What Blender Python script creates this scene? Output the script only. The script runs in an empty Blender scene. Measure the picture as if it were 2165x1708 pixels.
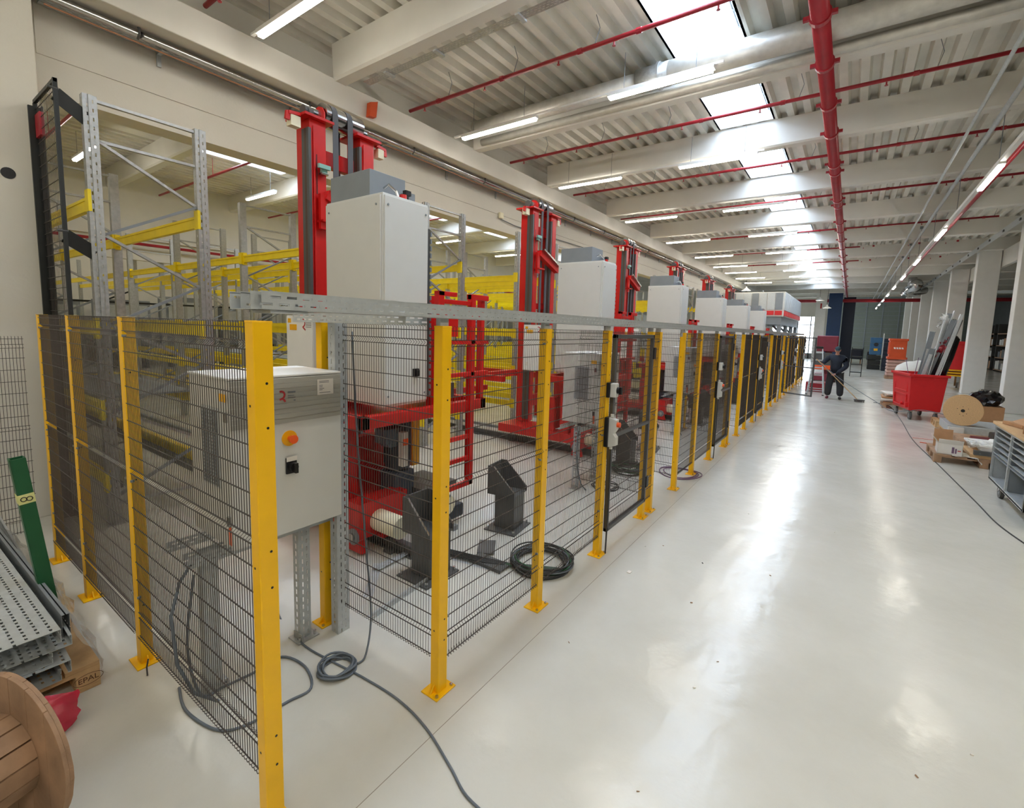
import bpy, bmesh, math, random
from mathutils import Vector, Matrix, Euler
random.seed(7)
PI = math.pi
SC = bpy.context.scene
COL = SC.collection

# ------------------------------------------------------------------ camera
F_PX, YAW, PITCH, ROLL, CY = 995.56, 0.619055, -0.1064283, 0.0286049, 799.37
cam_d = bpy.data.cameras.new('camera')
cam = bpy.data.objects.new('camera', cam_d); COL.objects.link(cam)
fw = Vector((math.cos(PITCH)*math.cos(YAW), math.cos(PITCH)*math.sin(YAW), math.sin(PITCH)))
rt = Vector((math.sin(YAW), -math.cos(YAW), 0)); up = rt.cross(fw)
r2 = rt*math.cos(ROLL) + up*math.sin(ROLL); u2 = -rt*math.sin(ROLL) + up*math.cos(ROLL)
m = Matrix.Identity(4)
for i in range(3):
    m[i][0] = r2[i]; m[i][1] = u2[i]; m[i][2] = -fw[i]
m[2][3] = 2.0
cam.matrix_world = m
cam_d.sensor_fit = 'HORIZONTAL'; cam_d.sensor_width = 36
cam_d.lens = F_PX/2165*36
cam_d.shift_y = (CY-854)/2165
cam_d.clip_start = 0.05; cam_d.clip_end = 300
SC.camera = cam
# ------------------------------------------------------------------ world, exposure
w = bpy.data.worlds.new('sky'); SC.world = w; w.use_nodes = True
wn = w.node_tree.nodes; bgn = wn['Background']
bgn.inputs[0].default_value = (0.75, 0.87, 1.0, 1); bgn.inputs[1].default_value = 2.0
SC.view_settings.view_transform = 'Standard'
try: SC.view_settings.look = 'None'
except Exception: pass
SC.view_settings.exposure = 0.42
SC.view_settings.gamma = 1.0
SC.view_settings.use_curve_mapping = False
try:
    SC.cycles.max_bounces = 10; SC.cycles.diffuse_bounces = 8; SC.cycles.glossy_bounces = 4
    SC.cycles.transparent_max_bounces = 16
    SC.cycles.use_denoising = True
    SC.cycles.sample_clamp_indirect = 6.0
    SC.cycles.caustics_reflective = False; SC.cycles.caustics_refractive = False
except Exception: pass
TUBE = 38.0        # fluorescent tubes
SKYL = 8.5        # milky skylight glazing

# ------------------------------------------------------------------ materials
def lin(c):
    return tuple((x/12.92 if x <= .04045 else ((x+.055)/1.055)**2.4) for x in (v/255 for v in c))
def mat(name, c, rough=.5, metal=0, var=.06, scale=6, bump=0, bscale=40, spec=.5, coat=0, alpha=1, trans=0, rvar=0):
    M = bpy.data.materials.new(name); M.use_nodes = True
    nt = M.node_tree; b = nt.nodes['Principled BSDF']
    L = lin(c)
    b.inputs['Roughness'].default_value = rough; b.inputs['Metallic'].default_value = metal
    b.inputs['Specular IOR Level'].default_value = spec
    if coat: b.inputs['Coat Weight'].default_value = coat; b.inputs['Coat Roughness'].default_value = .08
    if alpha < 1: b.inputs['Alpha'].default_value = alpha
    if trans: b.inputs['Transmission Weight'].default_value = trans
    tc = nt.nodes.new('ShaderNodeTexCoord')
    n = nt.nodes.new('ShaderNodeTexNoise'); n.inputs['Scale'].default_value = scale; n.inputs['Detail'].default_value = 5
    nt.links.new(tc.outputs['Object'], n.inputs['Vector'])
    r = nt.nodes.new('ShaderNodeValToRGB')
    r.color_ramp.elements[0].position = .3; r.color_ramp.elements[1].position = .7
    r.color_ramp.elements[0].color = tuple(max(0, x*(1-var)) for x in L)+(1,)
    r.color_ramp.elements[1].color = tuple(min(1, x*(1+var)) for x in L)+(1,)
    nt.links.new(n.outputs['Fac'], r.inputs['Fac']); nt.links.new(r.outputs['Color'], b.inputs['Base Color'])
    if rvar:
        mr = nt.nodes.new('ShaderNodeMapRange'); mr.inputs['To Min'].default_value = rough-rvar; mr.inputs['To Max'].default_value = rough+rvar
        mr.inputs['From Min'].default_value = .3; mr.inputs['From Max'].default_value = .7
        nt.links.new(n.outputs['Fac'], mr.inputs['Value']); nt.links.new(mr.outputs['Result'], b.inputs['Roughness'])
    if bump:
        n2 = nt.nodes.new('ShaderNodeTexNoise'); n2.inputs['Scale'].default_value = bscale; n2.inputs['Detail'].default_value = 4
        nt.links.new(tc.outputs['Object'], n2.inputs['Vector'])
        bu = nt.nodes.new('ShaderNodeBump'); bu.inputs['Strength'].default_value = bump; bu.inputs['Distance'].default_value = .01
        nt.links.new(n2.outputs['Fac'], bu.inputs['Height']); nt.links.new(bu.outputs['Normal'], b.inputs['Normal'])
    return M
def emat(name, c, s):
    M = bpy.data.materials.new(name); M.use_nodes = True
    b = M.node_tree.nodes['Principled BSDF']
    b.inputs['Base Color'].default_value = lin(c)+(1,)
    b.inputs['Emission Color'].default_value = lin(c)+(1,); b.inputs['Emission Strength'].default_value = s
    return M
YEL = mat('yellow_powder_coat', (250,193,0), .38, var=.05, bump=.05, bscale=300)
YELR = mat('yellow_rack_paint', (240,214,20), .4, var=.06)
RED = mat('red_paint', (200,22,20), .33, var=.12, scale=3)
REDP = mat('red_pipe_paint', (158,34,46), .3, var=.1, scale=4)
REDL = mat('red_plastic', (208,28,34), .45, var=.05)
GALV = mat('galvanised_steel', (172,174,172), .4, metal=.55, var=.14, scale=30, bump=.05, bscale=60, rvar=.08)
GALL = mat('galvanised_sheet', (188,193,194), .45, metal=.3, var=.08, scale=25)
STEEL = mat('polished_steel', (200,200,200), .18, metal=1, var=.05)
WIRE = mat('dark_wire', (74,68,64), .5, metal=.2, var=.1)
DGREY = mat('dark_grey_paint', (80,81,81), .4, var=.08)
GREY = mat('grey_paint', (128,134,138), .45, var=.05)
MOTOR = mat('motor_grey', (58,66,76), .5, var=.1)
CAB = mat('light_grey_cabinet', (206,206,200), .42, var=.015, bump=.03, bscale=250)
CABF = mat('protective_film', (168,166,156), .3, var=.05, scale=3, bump=.1, bscale=8)
WHITE = mat('white_paint', (232,232,228), .5, var=.02)
BLACK = mat('black_plastic', (22,22,24), .4, var=.1)
BLKM = mat('black_steel', (26,30,28), .5, var=.2)
BELT = mat('grey_belt', (86,88,92), .6, var=.05)
ORANGE = mat('orange_plastic', (238,92,30), .35)
YPL = mat('yellow_plastic', (240,176,10), .4)
CREAM = mat('cream_roller', (232,226,196), .5)
WALLM = mat('wall_plaster', (214,211,200), .75, var=.025, scale=2, bump=.12, bscale=30)
CONC = mat('painted_concrete', (220,218,210), .65, var=.03, scale=3, bump=.08, bscale=18)
DECK = mat('roof_deck_metal', (216,214,204), .5, metal=0, var=.12, scale=2)
DUCT = mat('duct_foil', (200,198,190), .42, metal=.35, var=.1, scale=10, bump=.4, bscale=14)
WOOD = mat('pale_wood', (200,164,118), .65, var=.18, scale=9, bump=.2, bscale=60)
WOODD = mat('weathered_wood', (158,126,98), .7, var=.25, scale=8, bump=.2, bscale=50)
CHIP = mat('chipboard', (208,172,126), .7, var=.1, scale=60)
CARD = mat('cardboard', (178,136,98), .8, var=.07, scale=10)
CARDW = mat('white_cardboard', (214,210,204), .6, var=.04)
GREEN = mat('green_paint', (32,92,56), .45, var=.1)
CABLE = mat('grey_cable', (96,104,112), .5, var=.1)
CABLEK = mat('black_cable', (40,42,42), .5, var=.2)
CABLEG = mat('green_cable', (48,96,62), .5, var=.1)
PURPLE = mat('purple_cable', (110,84,110), .5)
SHUT = mat('shutter_panels', (118,124,116), .6, var=.05)
DWALL = mat('dark_wall', (70,72,70), .7, var=.15)
BLUE = mat('blue_paint', (32,66,112), .5, var=.08)
NAVY = mat('navy_plastic', (26,34,50), .6)
ORB = mat('orange_crate', (206,78,30), .5, var=.06)
LBLUE = mat('blue_crate', (48,96,132), .5, var=.08)
PRINT = mat('grey_print', (110,112,116), .7)
REDPR = mat('red_print', (176,40,44), .6)
STICK = mat('sticker_paper', (226,220,210), .6, var=.02)
BAG = mat('white_bag_fabric', (222,222,216), .8, var=.04, bump=.4, bscale=20)
BLKFOIL = mat('black_foil', (24,22,26), .2, var=.2, bump=.6, bscale=12)
SHIRT = mat('navy_shirt', (30,38,52), .85, var=.12)
TROUS = mat('dark_work_trousers', (44,46,50), .85, var=.15)
SKIN = mat('skin', (196,146,124), .5, var=.04)
SHOE = mat('dark_shoe', (36,34,36), .6)
SHOER = mat('maroon_shoe', (110,44,60), .6)
FILM = mat('clear_film', (225,228,226), .1, var=.02, alpha=.42, bump=1, bscale=14, coat=1)
REDFILM = mat('red_film', (206,26,66), .25, var=.2, alpha=.9, bump=.8, bscale=18)
TUBEM = emat('tube_light', (255,248,234), TUBE)
SKYM = emat('skylight_glazing', (218,234,255), SKYL)
WINM = emat('daylit_window', (232,244,255), 5.0)
def floor_mat():
    M = bpy.data.materials.new('epoxy_floor'); M.use_nodes = True
    nt = M.node_tree; b = nt.nodes['Principled BSDF']; N = nt.nodes.new; K = nt.links.new
    tc = N('ShaderNodeTexCoord')
    n = N('ShaderNodeTexNoise'); n.inputs['Scale'].default_value = .8; n.inputs['Detail'].default_value = 4; n.inputs['Roughness'].default_value = .5
    K(tc.outputs['Object'], n.inputs['Vector'])
    r = N('ShaderNodeValToRGB'); e = r.color_ramp.elements
    e[0].position = .2; e[1].position = .8
    e[0].color = lin((197,195,184))+(1,); e[1].color = lin((212,211,202))+(1,)
    K(n.outputs['Fac'], r.inputs['Fac'])
    n2 = N('ShaderNodeTexNoise'); n2.inputs['Scale'].default_value = 5; n2.inputs['Detail'].default_value = 9; n2.inputs['Roughness'].default_value = .7
    K(tc.outputs['Object'], n2.inputs['Vector'])
    r3 = N('ShaderNodeValToRGB'); r3.color_ramp.elements[0].position = .2; r3.color_ramp.elements[1].position = .75
    r3.color_ramp.elements[0].color = (.9,.89,.87,1); r3.color_ramp.elements[1].color = (1,1,1,1)
    K(n2.outputs['Fac'], r3.inputs['Fac'])
    mx = N('ShaderNodeMix'); mx.data_type = 'RGBA'; mx.blend_type = 'MULTIPLY'; mx.inputs['Factor'].default_value = .6
    K(r.outputs['Color'], mx.inputs['A']); K(r3.outputs['Color'], mx.inputs['B']); K(mx.outputs['Result'], b.inputs['Base Color'])
    mr = N('ShaderNodeMapRange'); mr.inputs['From Min'].default_value = .2; mr.inputs['From Max'].default_value = .8
    mr.inputs['To Min'].default_value = .13; mr.inputs['To Max'].default_value = .262
    n3 = N('ShaderNodeTexNoise'); n3.inputs['Scale'].default_value = 1.6; n3.inputs['Detail'].default_value = 4
    K(tc.outputs['Object'], n3.inputs['Vector']); K(n3.outputs['Fac'], mr.inputs['Value']); K(mr.outputs['Result'], b.inputs['Roughness'])
    n4 = N('ShaderNodeTexNoise'); n4.inputs['Scale'].default_value = 3.5; n4.inputs['Detail'].default_value = 5
    K(tc.outputs['Object'], n4.inputs['Vector'])
    bu = N('ShaderNodeBump'); bu.inputs['Strength'].default_value = .6; bu.inputs['Distance'].default_value = .012
    K(n4.outputs['Fac'], bu.inputs['Height']); K(bu.outputs['Normal'], b.inputs['Normal'])
    b.inputs['Specular IOR Level'].default_value = .4
    return M
FLOOR = floor_mat()

# ------------------------------------------------------------------ mesh helpers
X, Y, Z = Vector((1,0,0)), Vector((0,1,0)), Vector((0,0,1))
def V(*a): return Vector(a if len(a) > 1 else a[0])
class MB:
    def __init__(s): s.v = []; s.f = []
    def add(s, vs, fs):
        o = len(s.v); s.v += [tuple(p) for p in vs]; s.f += [tuple(i+o for i in f) for f in fs]; return s
    def ob(s, c, ax, ay, az):
        c = V(c); P = []
        for k in (-1,1):
            for j in (-1,1):
                for i in (-1,1): P.append(c+ax*i+ay*j+az*k)
        return s.add(P, [(0,2,3,1),(4,5,7,6),(0,1,5,4),(2,6,7,3),(0,4,6,2),(1,3,7,5)])
    def box(s, x0,y0,z0,x1,y1,z1):
        return s.ob(((x0+x1)/2,(y0+y1)/2,(z0+z1)/2), X*(abs(x1-x0)/2), Y*(abs(y1-y0)/2), Z*(abs(z1-z0)/2))
    def bar(s, a, b, wd, h=None, upv=None):
        a, b = V(a), V(b); h = h or wd; d = b-a; L = d.length
        if L < 1e-6: return s
        d /= L; u = upv or (Z if abs(d.z) < .95 else Y)
        sx = d.cross(u).normalized(); sz = sx.cross(d)
        return s.ob((a+b)/2, d*(L/2), sx*(wd/2), sz*(h/2))
    def tube(s, pts, r, n=8, closed=False, caps=True):
        pts = [V(p) for p in pts]; rings = []; N = len(pts)
        ref = None; vs = []
        for i, p in enumerate(pts):
            if closed: t = pts[(i+1)%N]-pts[i-1]
            else: t = pts[min(i+1,N-1)]-pts[max(i-1,0)]
            t.normalize()
            if ref is None: ref = t.orthogonal().normalized()
            else:
                ref = ref - t*ref.dot(t)
                ref = ref.normalized() if ref.length > 1e-6 else t.orthogonal().normalized()
            q = t.cross(ref)
            rr = r[i] if isinstance(r, (list,tuple)) else r
            for k in range(n):
                a = 2*PI*k/n; vs.append(p+ref*(rr*math.cos(a))+q*(rr*math.sin(a)))
        fs = []
        for i in range(N if closed else N-1):
            j = (i+1) % N
            for k in range(n):
                l = (k+1) % n; fs.append((i*n+k, i*n+l, j*n+l, j*n+k))
        if caps and not closed:
            fs.append(tuple(range(n-1,-1,-1))); fs.append(tuple((N-1)*n+k for k in range(n)))
        return s.add(vs, fs)
    def cyl(s, a, b, r, r1=None, n=20):
        return s.tube([a,b], [r, r if r1 is None else r1], n)
    def prism(s, poly, axis, a, b):
        # poly 2-D in the plane of the two other axes (x,y)/(y,z)/(x,z)
        def P(u, v, t): return {'x':(t,u,v),'y':(u,t,v),'z':(u,v,t)}[axis]
        n = len(poly); vs = [P(u,v,a) for u,v in poly]+[P(u,v,b) for u,v in poly]
        fs = [tuple(range(n-1,-1,-1)), tuple(range(n,2*n))]+[(i,(i+1)%n,(i+1)%n+n,i+n) for i in range(n)]
        return s.add(vs, fs)
    def slot(s, O, U, Vv, Nn, L, W, rows, pitch=.05, sl=.03, sw=.008, t=.002, off=0):
        """perforated plate: origin O, length U*L, width Vv*W, thickness t along Nn, real slots in rows"""
        U, Vv, Nn, O = V(U).normalized(), V(Vv).normalized(), V(Nn).normalized(), V(O)
        def pl(u0,u1,v0,v1):
            if u1-u0 < 1e-5 or v1-v0 < 1e-5: return
            s.ob(O+U*((u0+u1)/2)+Vv*((v0+v1)/2), U*((u1-u0)/2), Vv*((v1-v0)/2), Nn*(t/2))
        v = 0
        for i, rc in enumerate(sorted(rows)):
            pl(0, L, v, rc-sw/2)
            u = (off + i*pitch/2) % pitch; p = 0
            while u+sl < L:
                pl(p, u, rc-sw/2, rc+sw/2); p = u+sl; u += pitch
            pl(p, L, rc-sw/2, rc+sw/2); v = rc+sw/2
        pl(0, L, v, W); return s
    def build(s, name, m, parent=None, org=None, bevel=0, smooth=False, solid=0):
        me = bpy.data.meshes.new(name)
        vs = s.v if org is None else [(a[0]-org[0], a[1]-org[1], a[2]-org[2]) for a in s.v]
        me.from_pydata(vs, [], s.f)
        if len(s.f) < 60000:
            bm = bmesh.new(); bm.from_mesh(me); bmesh.ops.recalc_face_normals(bm, faces=bm.faces); bm.to_mesh(me); bm.free()
        me.materials.append(m)
        if smooth: me.polygons.foreach_set('use_smooth', [True]*len(me.polygons))
        o = bpy.data.objects.new(name, me); COL.objects.link(o)
        if parent: o.parent = parent
        if bevel:
            b = o.modifiers.new('bevel', 'BEVEL'); b.width = bevel; b.segments = 2; b.limit_method = 'ANGLE'; b.angle_limit = .7
        if smooth and bevel == 0:
            pass
        me.update(); return o
def tag(o, label=None, cat=None, group=None, kind=None):
    if label: o['label'] = label
    if cat: o['category'] = cat
    if group: o['group'] = group
    if kind: o['kind'] = kind
    return o
def struct(name, mb, m, label=None, **k):
    o = mb.build(name, m, **k); o['kind'] = 'structure'
    if label: o['label'] = label
    return o
def thing(name, label, cat, loc=(0,0,0), rz=0, group=None):
    o = bpy.data.objects.new(name, None); COL.objects.link(o); o.empty_display_size = .1
    o.location = loc; o.rotation_euler = (0,0,rz); return tag(o, label, cat, group)
KIDS = {}
def copy_tree(o, parent=None):
    c = o.copy(); COL.objects.link(c); c.parent = parent
    for ch in [q for q in o.children]: copy_tree(ch, c)
    return c
def dup(o, loc, rz=None, label=None, group=None):
    c = copy_tree(o); c.location = loc
    if rz is not None: c.rotation_euler = (0,0,rz)
    if label: c['label'] = label
    if group: c['group'] = group
    return c
def ORD(i): return ['first','second','third','fourth','fifth','sixth','seventh','eighth','ninth','tenth','eleventh','twelfth','thirteenth','fourteenth','fifteenth','sixteenth','seventeenth','eighteenth'][i]

# ================================================================== STRUCTURE
# hall runs along +X, racks lie towards +Y, floor z = 0
struct('floor', MB().box(-15,-10,-.2,66,26,0), FLOOR, 'pale grey glossy epoxy floor of the hall')
BX = [-12.0,-8.6,-5.3,-2.0,1.2,4.3,7.25,9.9,13.2,16.85,20.75,24.6,28.4,32.2,36,39.8,43.6]  # far soffit edges
BZ, DZ, BW = 5.3, 5.75, .22
# roof beams across the hall, tapered sides, one object each
bi = 0
for x in BX:
    for (ya, yb) in ((-9.4, 6.05), (6.9, 15.9)):
        if ya > 0 and x > 25: continue
        m_ = MB().prism([(x-BW,BZ+.03),(x-BW+.03,BZ),(x-.03,BZ),(x,BZ+.03),(x+.02,DZ),(x-BW-.02,DZ)], 'y', ya, yb)
        struct('trim_%d' % bi, m_, CONC, 'white concrete roof beam spanning the hall'); bi += 1
# corrugated roof deck, skylight openings left out
def deck(mb, x0, x1, y0, y1, z=DZ, P=.25, h=.10):
    y = y0; prof = []
    while y < y1-1e-6:
        for (dy, dz) in ((0,0),(.10,0),(.13,h),(.22,h)):
            if y+dy < y1: prof.append((y+dy, z+dz))
        y += P
    prof.append((y1, z))
    n = len(prof)
    top = [(p[0], p[1]+.02) for p in prof]
    vs = [(x0,a,b) for a,b in prof]+[(x1,a,b) for a,b in prof]+[(x0,a,b) for a,b in top]+[(x1,a,b) for a,b in top]
    fs = [(i,i+1,n+i+1,n+i) for i in range(n-1)]+[(2*n+i,3*n+i,3*n+i+1,2*n+i+1) for i in range(n-1)]
    mb.add(vs, fs)
SY0, SY1 = 1.42, 2.28
mb = MB(); deck(mb, -15, 46, -9.4, SY0); deck(mb, -15, 46, SY1, 6.7)
for i in range(len(BX)):      # opaque strips above the beams close the skylight row
    x = BX[i]; deck(mb, x-BW-.05, x+.05, SY0, SY1)
mb.box(BX[15]-.1,SY0,DZ,46,SY1,DZ+.02); mb.box(-15,SY0,DZ,1.2,SY1,DZ+.02)
struct('ceiling', mb, DECK, 'grey corrugated metal roof deck between the white beams')
mb = MB()
S2 = [(9.6, 10.9)]
deck(mb, -15, 30, 6.7, 11.1); deck(mb, -15, 30, 12.3, 16.6)
for x in BX[6:13]: mb.box(x-.5, 11.1, DZ, x+.5, 12.3, DZ+.02)
mb.box(-15,11.1,DZ,BX[5]+.5,12.3,DZ+.02)
struct('ceiling', mb, DECK, 'corrugated roof deck over the rack hall')
mb = MB().box(30,6.7,DZ,66,26,DZ+.05).box(-15,16.6,DZ,30,26,DZ+.05).box(46,-10,6.4,66,26,6.45)
struct('ceiling', mb, DECK, 'flat roof over the far end of the hall')
# skylights
def skylight(i, xa, xb, y0, y1, where):
    t = thing('skylight', 'bright roof skylight '+where, 'skylight', (xa, y0, DZ), group='roof skylights')
    L, W = xb-xa, y1-y0
    c = MB().box(0,-.03,0,L,0,.34).box(0,W,0,L,W+.03,.34).box(-.03,-.03,0,0,W+.03,.34).box(L,-.03,0,L+.03,W+.03,.34)
    c.build('curb', WHITE, t)
    n = 10; vs = []; H = .34
    for k in range(n+1):
        a = PI*k/n; vs += [(0, W/2-math.cos(a)*W/2, H+.22*math.sin(a)), (L, W/2-math.cos(a)*W/2, H+.22*math.sin(a))]
    MB().add(vs, [(2*k,2*k+1,2*k+3,2*k+2) for k in range(n)]).build('glazing', SKYM, t)
    MB().prism([(W/2-math.cos(PI*k/8)*W/2, H+.22*math.sin(PI*k/8)) for k in range(9)], 'x', -.03, 0).build('end_panel', WHITE, t)
    MB().prism([(W/2-math.cos(PI*k/8)*W/2, H+.22*math.sin(PI*k/8)) for k in range(9)], 'x', L, L+.03).build('end_panel', WHITE, t)
    for q in range(1, 3):
        pts = [(L*q/3, W/2-math.cos(PI*k/8)*W/2, H+.21*math.sin(PI*k/8)) for k in range(9)]
        MB().tube(pts, .018, 6).build('glazing_bar', DGREY, t)
    MB().tube([(L*.05, .06, .12), (L*.95, .06, .12)], .012, 6).build('fall_guard_rail', GREY, t)
    for q in range(7):
        MB().bar((L*(q+.5)/7, .0, .05), (L*(q+.5)/7, .07, .12), .012).build('guard_bracket', GREY, t)
    return t
for i in range(5, 15):
    xa, xb = BX[i]+.08, BX[i+1]-BW-.08
    if i == 16: continue
    skylight(i, xa, xb, SY0, SY1, 'between the %s and next roof beam' % ORD(i-5))
skylight(0, BX[4]+.08, BX[5]-BW-.08, SY0, SY1, 'above the near bay overhead')
for i in (5,6,7,8,9,10):
    xa, xb = BX[i]+.53, BX[i+1]-.53
    if xb-xa < .6: continue
    skylight(i, xa, xb, 11.13, 12.27, 'over the rack hall, bay %s from the near pier' % ORD(i-5))
# edge beam carrying the roof beams + arcade wall (piers and lintel)
struct('trim_30', MB().box(-15,6.05,4.98,45,6.35,BZ+.03), CONC, 'white concrete edge beam along the wall of openings', bevel=.01)
struct('trim_31', MB().box(-15,6.35,BZ+.0,45,6.8,DZ), CONC, 'concrete strip above the edge beam')
WY0, WY1, LZ = 6.6, 6.9, 4.15
struct('wall_left', MB().box(-15,WY0,0,1.22,WY1,DZ).box(1.22,WY0,LZ,45,WY1,DZ-.3).box(27.0,WY0,0,28.0,WY1,LZ).box(44.2,WY0,0,45,WY1,LZ), WALLM, 'white plastered wall with a long opening to the racks')
struct('trim_35', MB().box(-.6,6.36,0,1.17,WY0-.002,BZ), WALLM, 'white square pier standing proud of the left wall', bevel=.01)
struct('trim_32', MB().box(1.22,WY0-.012,4.5,45,WY0,4.95), WALLM, 'slightly raised plaster band on the left wall')
struct('wall_back', MB().box(-15,24,0,45,24.3,6), WALLM, 'pale back wall of the rack hall')
struct('trim_33', MB().box(-15,15.9,4.1,45,16.3,DZ), CONC, 'concrete edge beam deep in the rack hall')
struct('trim_34', MB().box(-15,16.0,3.55,45,16.2,4.1), WALLM, 'plaster band under the inner edge beam')
struct('wall_near', MB().box(-15.3,-10,0,-15,26,6.2), WALLM, 'wall behind the photographer')
# right side: free standing piers, dark aisle wall behind
for i in range(10):
    x = 18.8+5.72*i if i else 18.8
    if i == 0: y0, y1 = -3.62, -4.3
    else: y0, y1 = -3.6, -4.22
    o = MB().box(x,y1,0,x+.42,y0,BZ+(.0 if x < 44 else .9)).build('concrete_column', WHITE, bevel=.012)
    tag(o, 'white square concrete column on the right, %s from the front' % ORD(i), 'column', 'row of white columns on the right')
o = MB().box(13.1,-4.3,0,13.52,-3.62,BZ).build('concrete_column', WHITE, bevel=.012)
tag(o, 'white concrete column beyond the right edge behind the workshop trolley', 'column', 'row of white columns on the right')
struct('wall_right', MB().box(-15,-9.7,0,66,-9.4,6.4), DWALL, 'dark wall of the side aisle')
for i in range(34):
    struct('trim_%d' % (40+i), MB().box(14,-9.4,.35+i*.16,46,-9.36,.46+i*.16), SHUT, 'horizontal board of the side wall')
struct('trim_90', MB().box(10,-4.35,4.7,62,-4.24,5.3), CONC, 'beam over the right columns')
# far end
struct('wall_far', MB().box(58,-10,0,58.3,1.2,6.4), SHUT, 'grey panelled far wall')
for i in range(8):
    struct('trim_%d' % (91+i), MB().box(57.95,-8.6+i*1.25,0,58,-8.52+i*1.25,6.2), GREY, 'vertical joint of the far wall')
for i in range(14):
    struct('trim_%d' % (100+i), MB().box(57.97,-9.3,.4+i*.42,58,1.2,.43+i*.42), GREY, 'horizontal joint of the far wall')
struct('wall_end', MB().box(46.2,-10,5.35,46.5,6.6,6.4).box(50,1.2,3.75,50.3,24,6.4).box(50,6,0,50.3,24,3.75).box(50,1.2,0,50.3,2.0,3.75), WALLM, 'pale wall at the end of the hall')
win = thing('window_1', None, None, (50,2,0)); win['kind'] = 'structure'
for i in range(4):
    MB().box(.1, i*1.0+.04, .5, .14, i*1.0+.96, 3.0).build('pane', WINM, win); MB().box(.1,i*1.0+.04,3.06,.14,i*1.0+.96,3.72).build('pane', WINM, win)
    MB().box(.05,i*1.0-.04,0,.2,i*1.0+.04,3.75).build('mullion', GREY, win)
MB().box(.05,0,3.0,.2,4,3.06).build('transom', GREY, win); MB().box(.05,0,0,.2,4,.5).build('panel', GREY, win)
o = MB().box(44.6,1.75,0,45.1,2.45,6.35).build('concrete_column', WHITE, bevel=.02); tag(o, 'white column at the far end beside the blue pillar', 'column')
MB().box(44.58,2.05,4.2,44.6,2.15,4.6).build('red_sign', REDPR, None)
tag(bpy.data.objects['red_sign'], 'small red sign high on the far white column', 'sign')
o = MB().box(45.2,.75,0,45.9,1.65,6.3).build('blue_pillar', BLUE, bevel=.02); tag(o, 'dark blue steel pillar at the far end', 'pillar')
o = MB().box(46.6,-.1,0,47.3,.7,6.3).build('dark_pillar', NAVY, bevel=.02); tag(o, 'near-black pillar at the far end behind the blue one', 'pillar')

# ================================================================== CEILING SERVICES
def light(i, x, y0, y1, z, lab, grp):
    t = thing('ceiling_light', lab, 'light', (x, y0, z), group=grp); L = y1-y0
    MB().box(-.045,-.02,.03,.045,L+.02,.075).build('housing', WHITE, t)
    MB().prism([(-.035,.03),(-.03,0),(.03,0),(.035,.03)], 'y', 0, L).build('diffuser', TUBEM, t)
    for q in (.15, .85): MB().tube([(0,L*q,.07),(0,L*q,.55)], .004, 5).build('suspension_wire', GREY, t)
    return t
LX = [-10.2,-6.9,-3.7,-.45,2.88,6.25,9.5,13.35,17.1,20.9,24.2,26.8,29.6,32.4]
for i, x in enumerate(LX):
    for j, (a, b) in enumerate(((4.15,5.6) if i != 4 else (4.3,5.62), (1.62,2.95))):
        light(i, x, a, b, 5.13, 'strip light on the %s, %s row from the camera' % (('window-wall side of the near hall','skylight side of the near hall')[j], ORD(i)), 'strip lights of the near hall')
    o = MB().box(x-.02,1.5,5.2,x+.02,5.8,5.225).build('light_rail', WHITE); tag(o, 'thin white rail linking the %s pair of strip lights' % ORD(i), 'rail')
k = 0
for i, x in enumerate((-3.7,-.4,2.9,6.3,9.5,13.3,17.0,20.9)):
    for a, b in ((7.6,9.0),(11.8,13.2),(17.6,19.0),(20.8,22.2)):  # the two deepest rows are added to brighten the back of the hall
        light(i, x, a, b, 5.13, 'strip light over the racks, row %s, %s' % (ORD(i), {7.6:'near the opening',11.8:'deeper in',17.6:'added beyond the inner beam',20.8:'added by the back wall'}[a]), 'strip lights over the racks'); k += 1
# right hand light row along the hall
rail = MB().box(-9.5,-1.58,4.56,50,-1.52,4.62).build('light_rail', WHITE)
tag(rail, 'long white light rail running down the right side of the hall', 'rail')
RX = [-9,-6.8,-4.6,-2.4,-.2,2.0,4.4]+[9.75+5.02*q for q in range(9)]  # closely spaced near tubes are out of view, added as fill light
for i, x in enumerate(RX):
    t = thing('ceiling_light', 'tube light in the right-hand row (unseen near tubes added), %s from the camera' % ORD(i), 'light', (x,-1.55,4.5), group='tube lights on the right-hand rail')
    MB().box(0,-.04,.03,1.45,.04,.07).build('housing', WHITE, t)
    MB().prism([(-.035,.03),(-.03,0),(.03,0),(.035,.03)], 'x', .02, 1.43).build('diffuser', TUBEM, t)
for i in range(12):
    x = 6.6+3.4*i
    o = MB().tube([(x,-1.55,4.6),(x,-1.55,BZ+.25)], .006, 5).box(x-.04,-1.59,BZ+.22,x+.04,-1.51,BZ+.3).build('hanger_rod', GREY)
    tag(o, 'thin hanger rod of the right-hand light rail, %s from the front' % ORD(i), 'hanger', 'hangers of the right-hand light rail')
for i, x in enumerate((-9,-7,-5,-3,-1,1,3,5)):  # extra lamp row out of view, added to brighten the aisle-facing surfaces
    light(i, x, -4.0, -2.55, 5.13, 'added strip light out of view above the right side near the camera, %s in its row' % ORD(i), 'added strip lights above the right side')
o = MB().tube([(4,-1.75,4.78),(30,-1.78,4.8)], .035, 10).build('red_pipe', REDP, smooth=True); tag(o, 'red pipe running just above the right-hand light rail', 'pipe')
for j, (y, z, r, lab) in enumerate(((-1.12,5.0,.022,'thin grey conduit left of the right-hand lights'),(-1.4,5.05,.034,'thicker grey conduit beside the right-hand light rail'))):
    o = MB().tube([(4.5,y,z),(46,y-.02,z)], r, 8).build('conduit', GALL, smooth=True); tag(o, lab, 'conduit')
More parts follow.
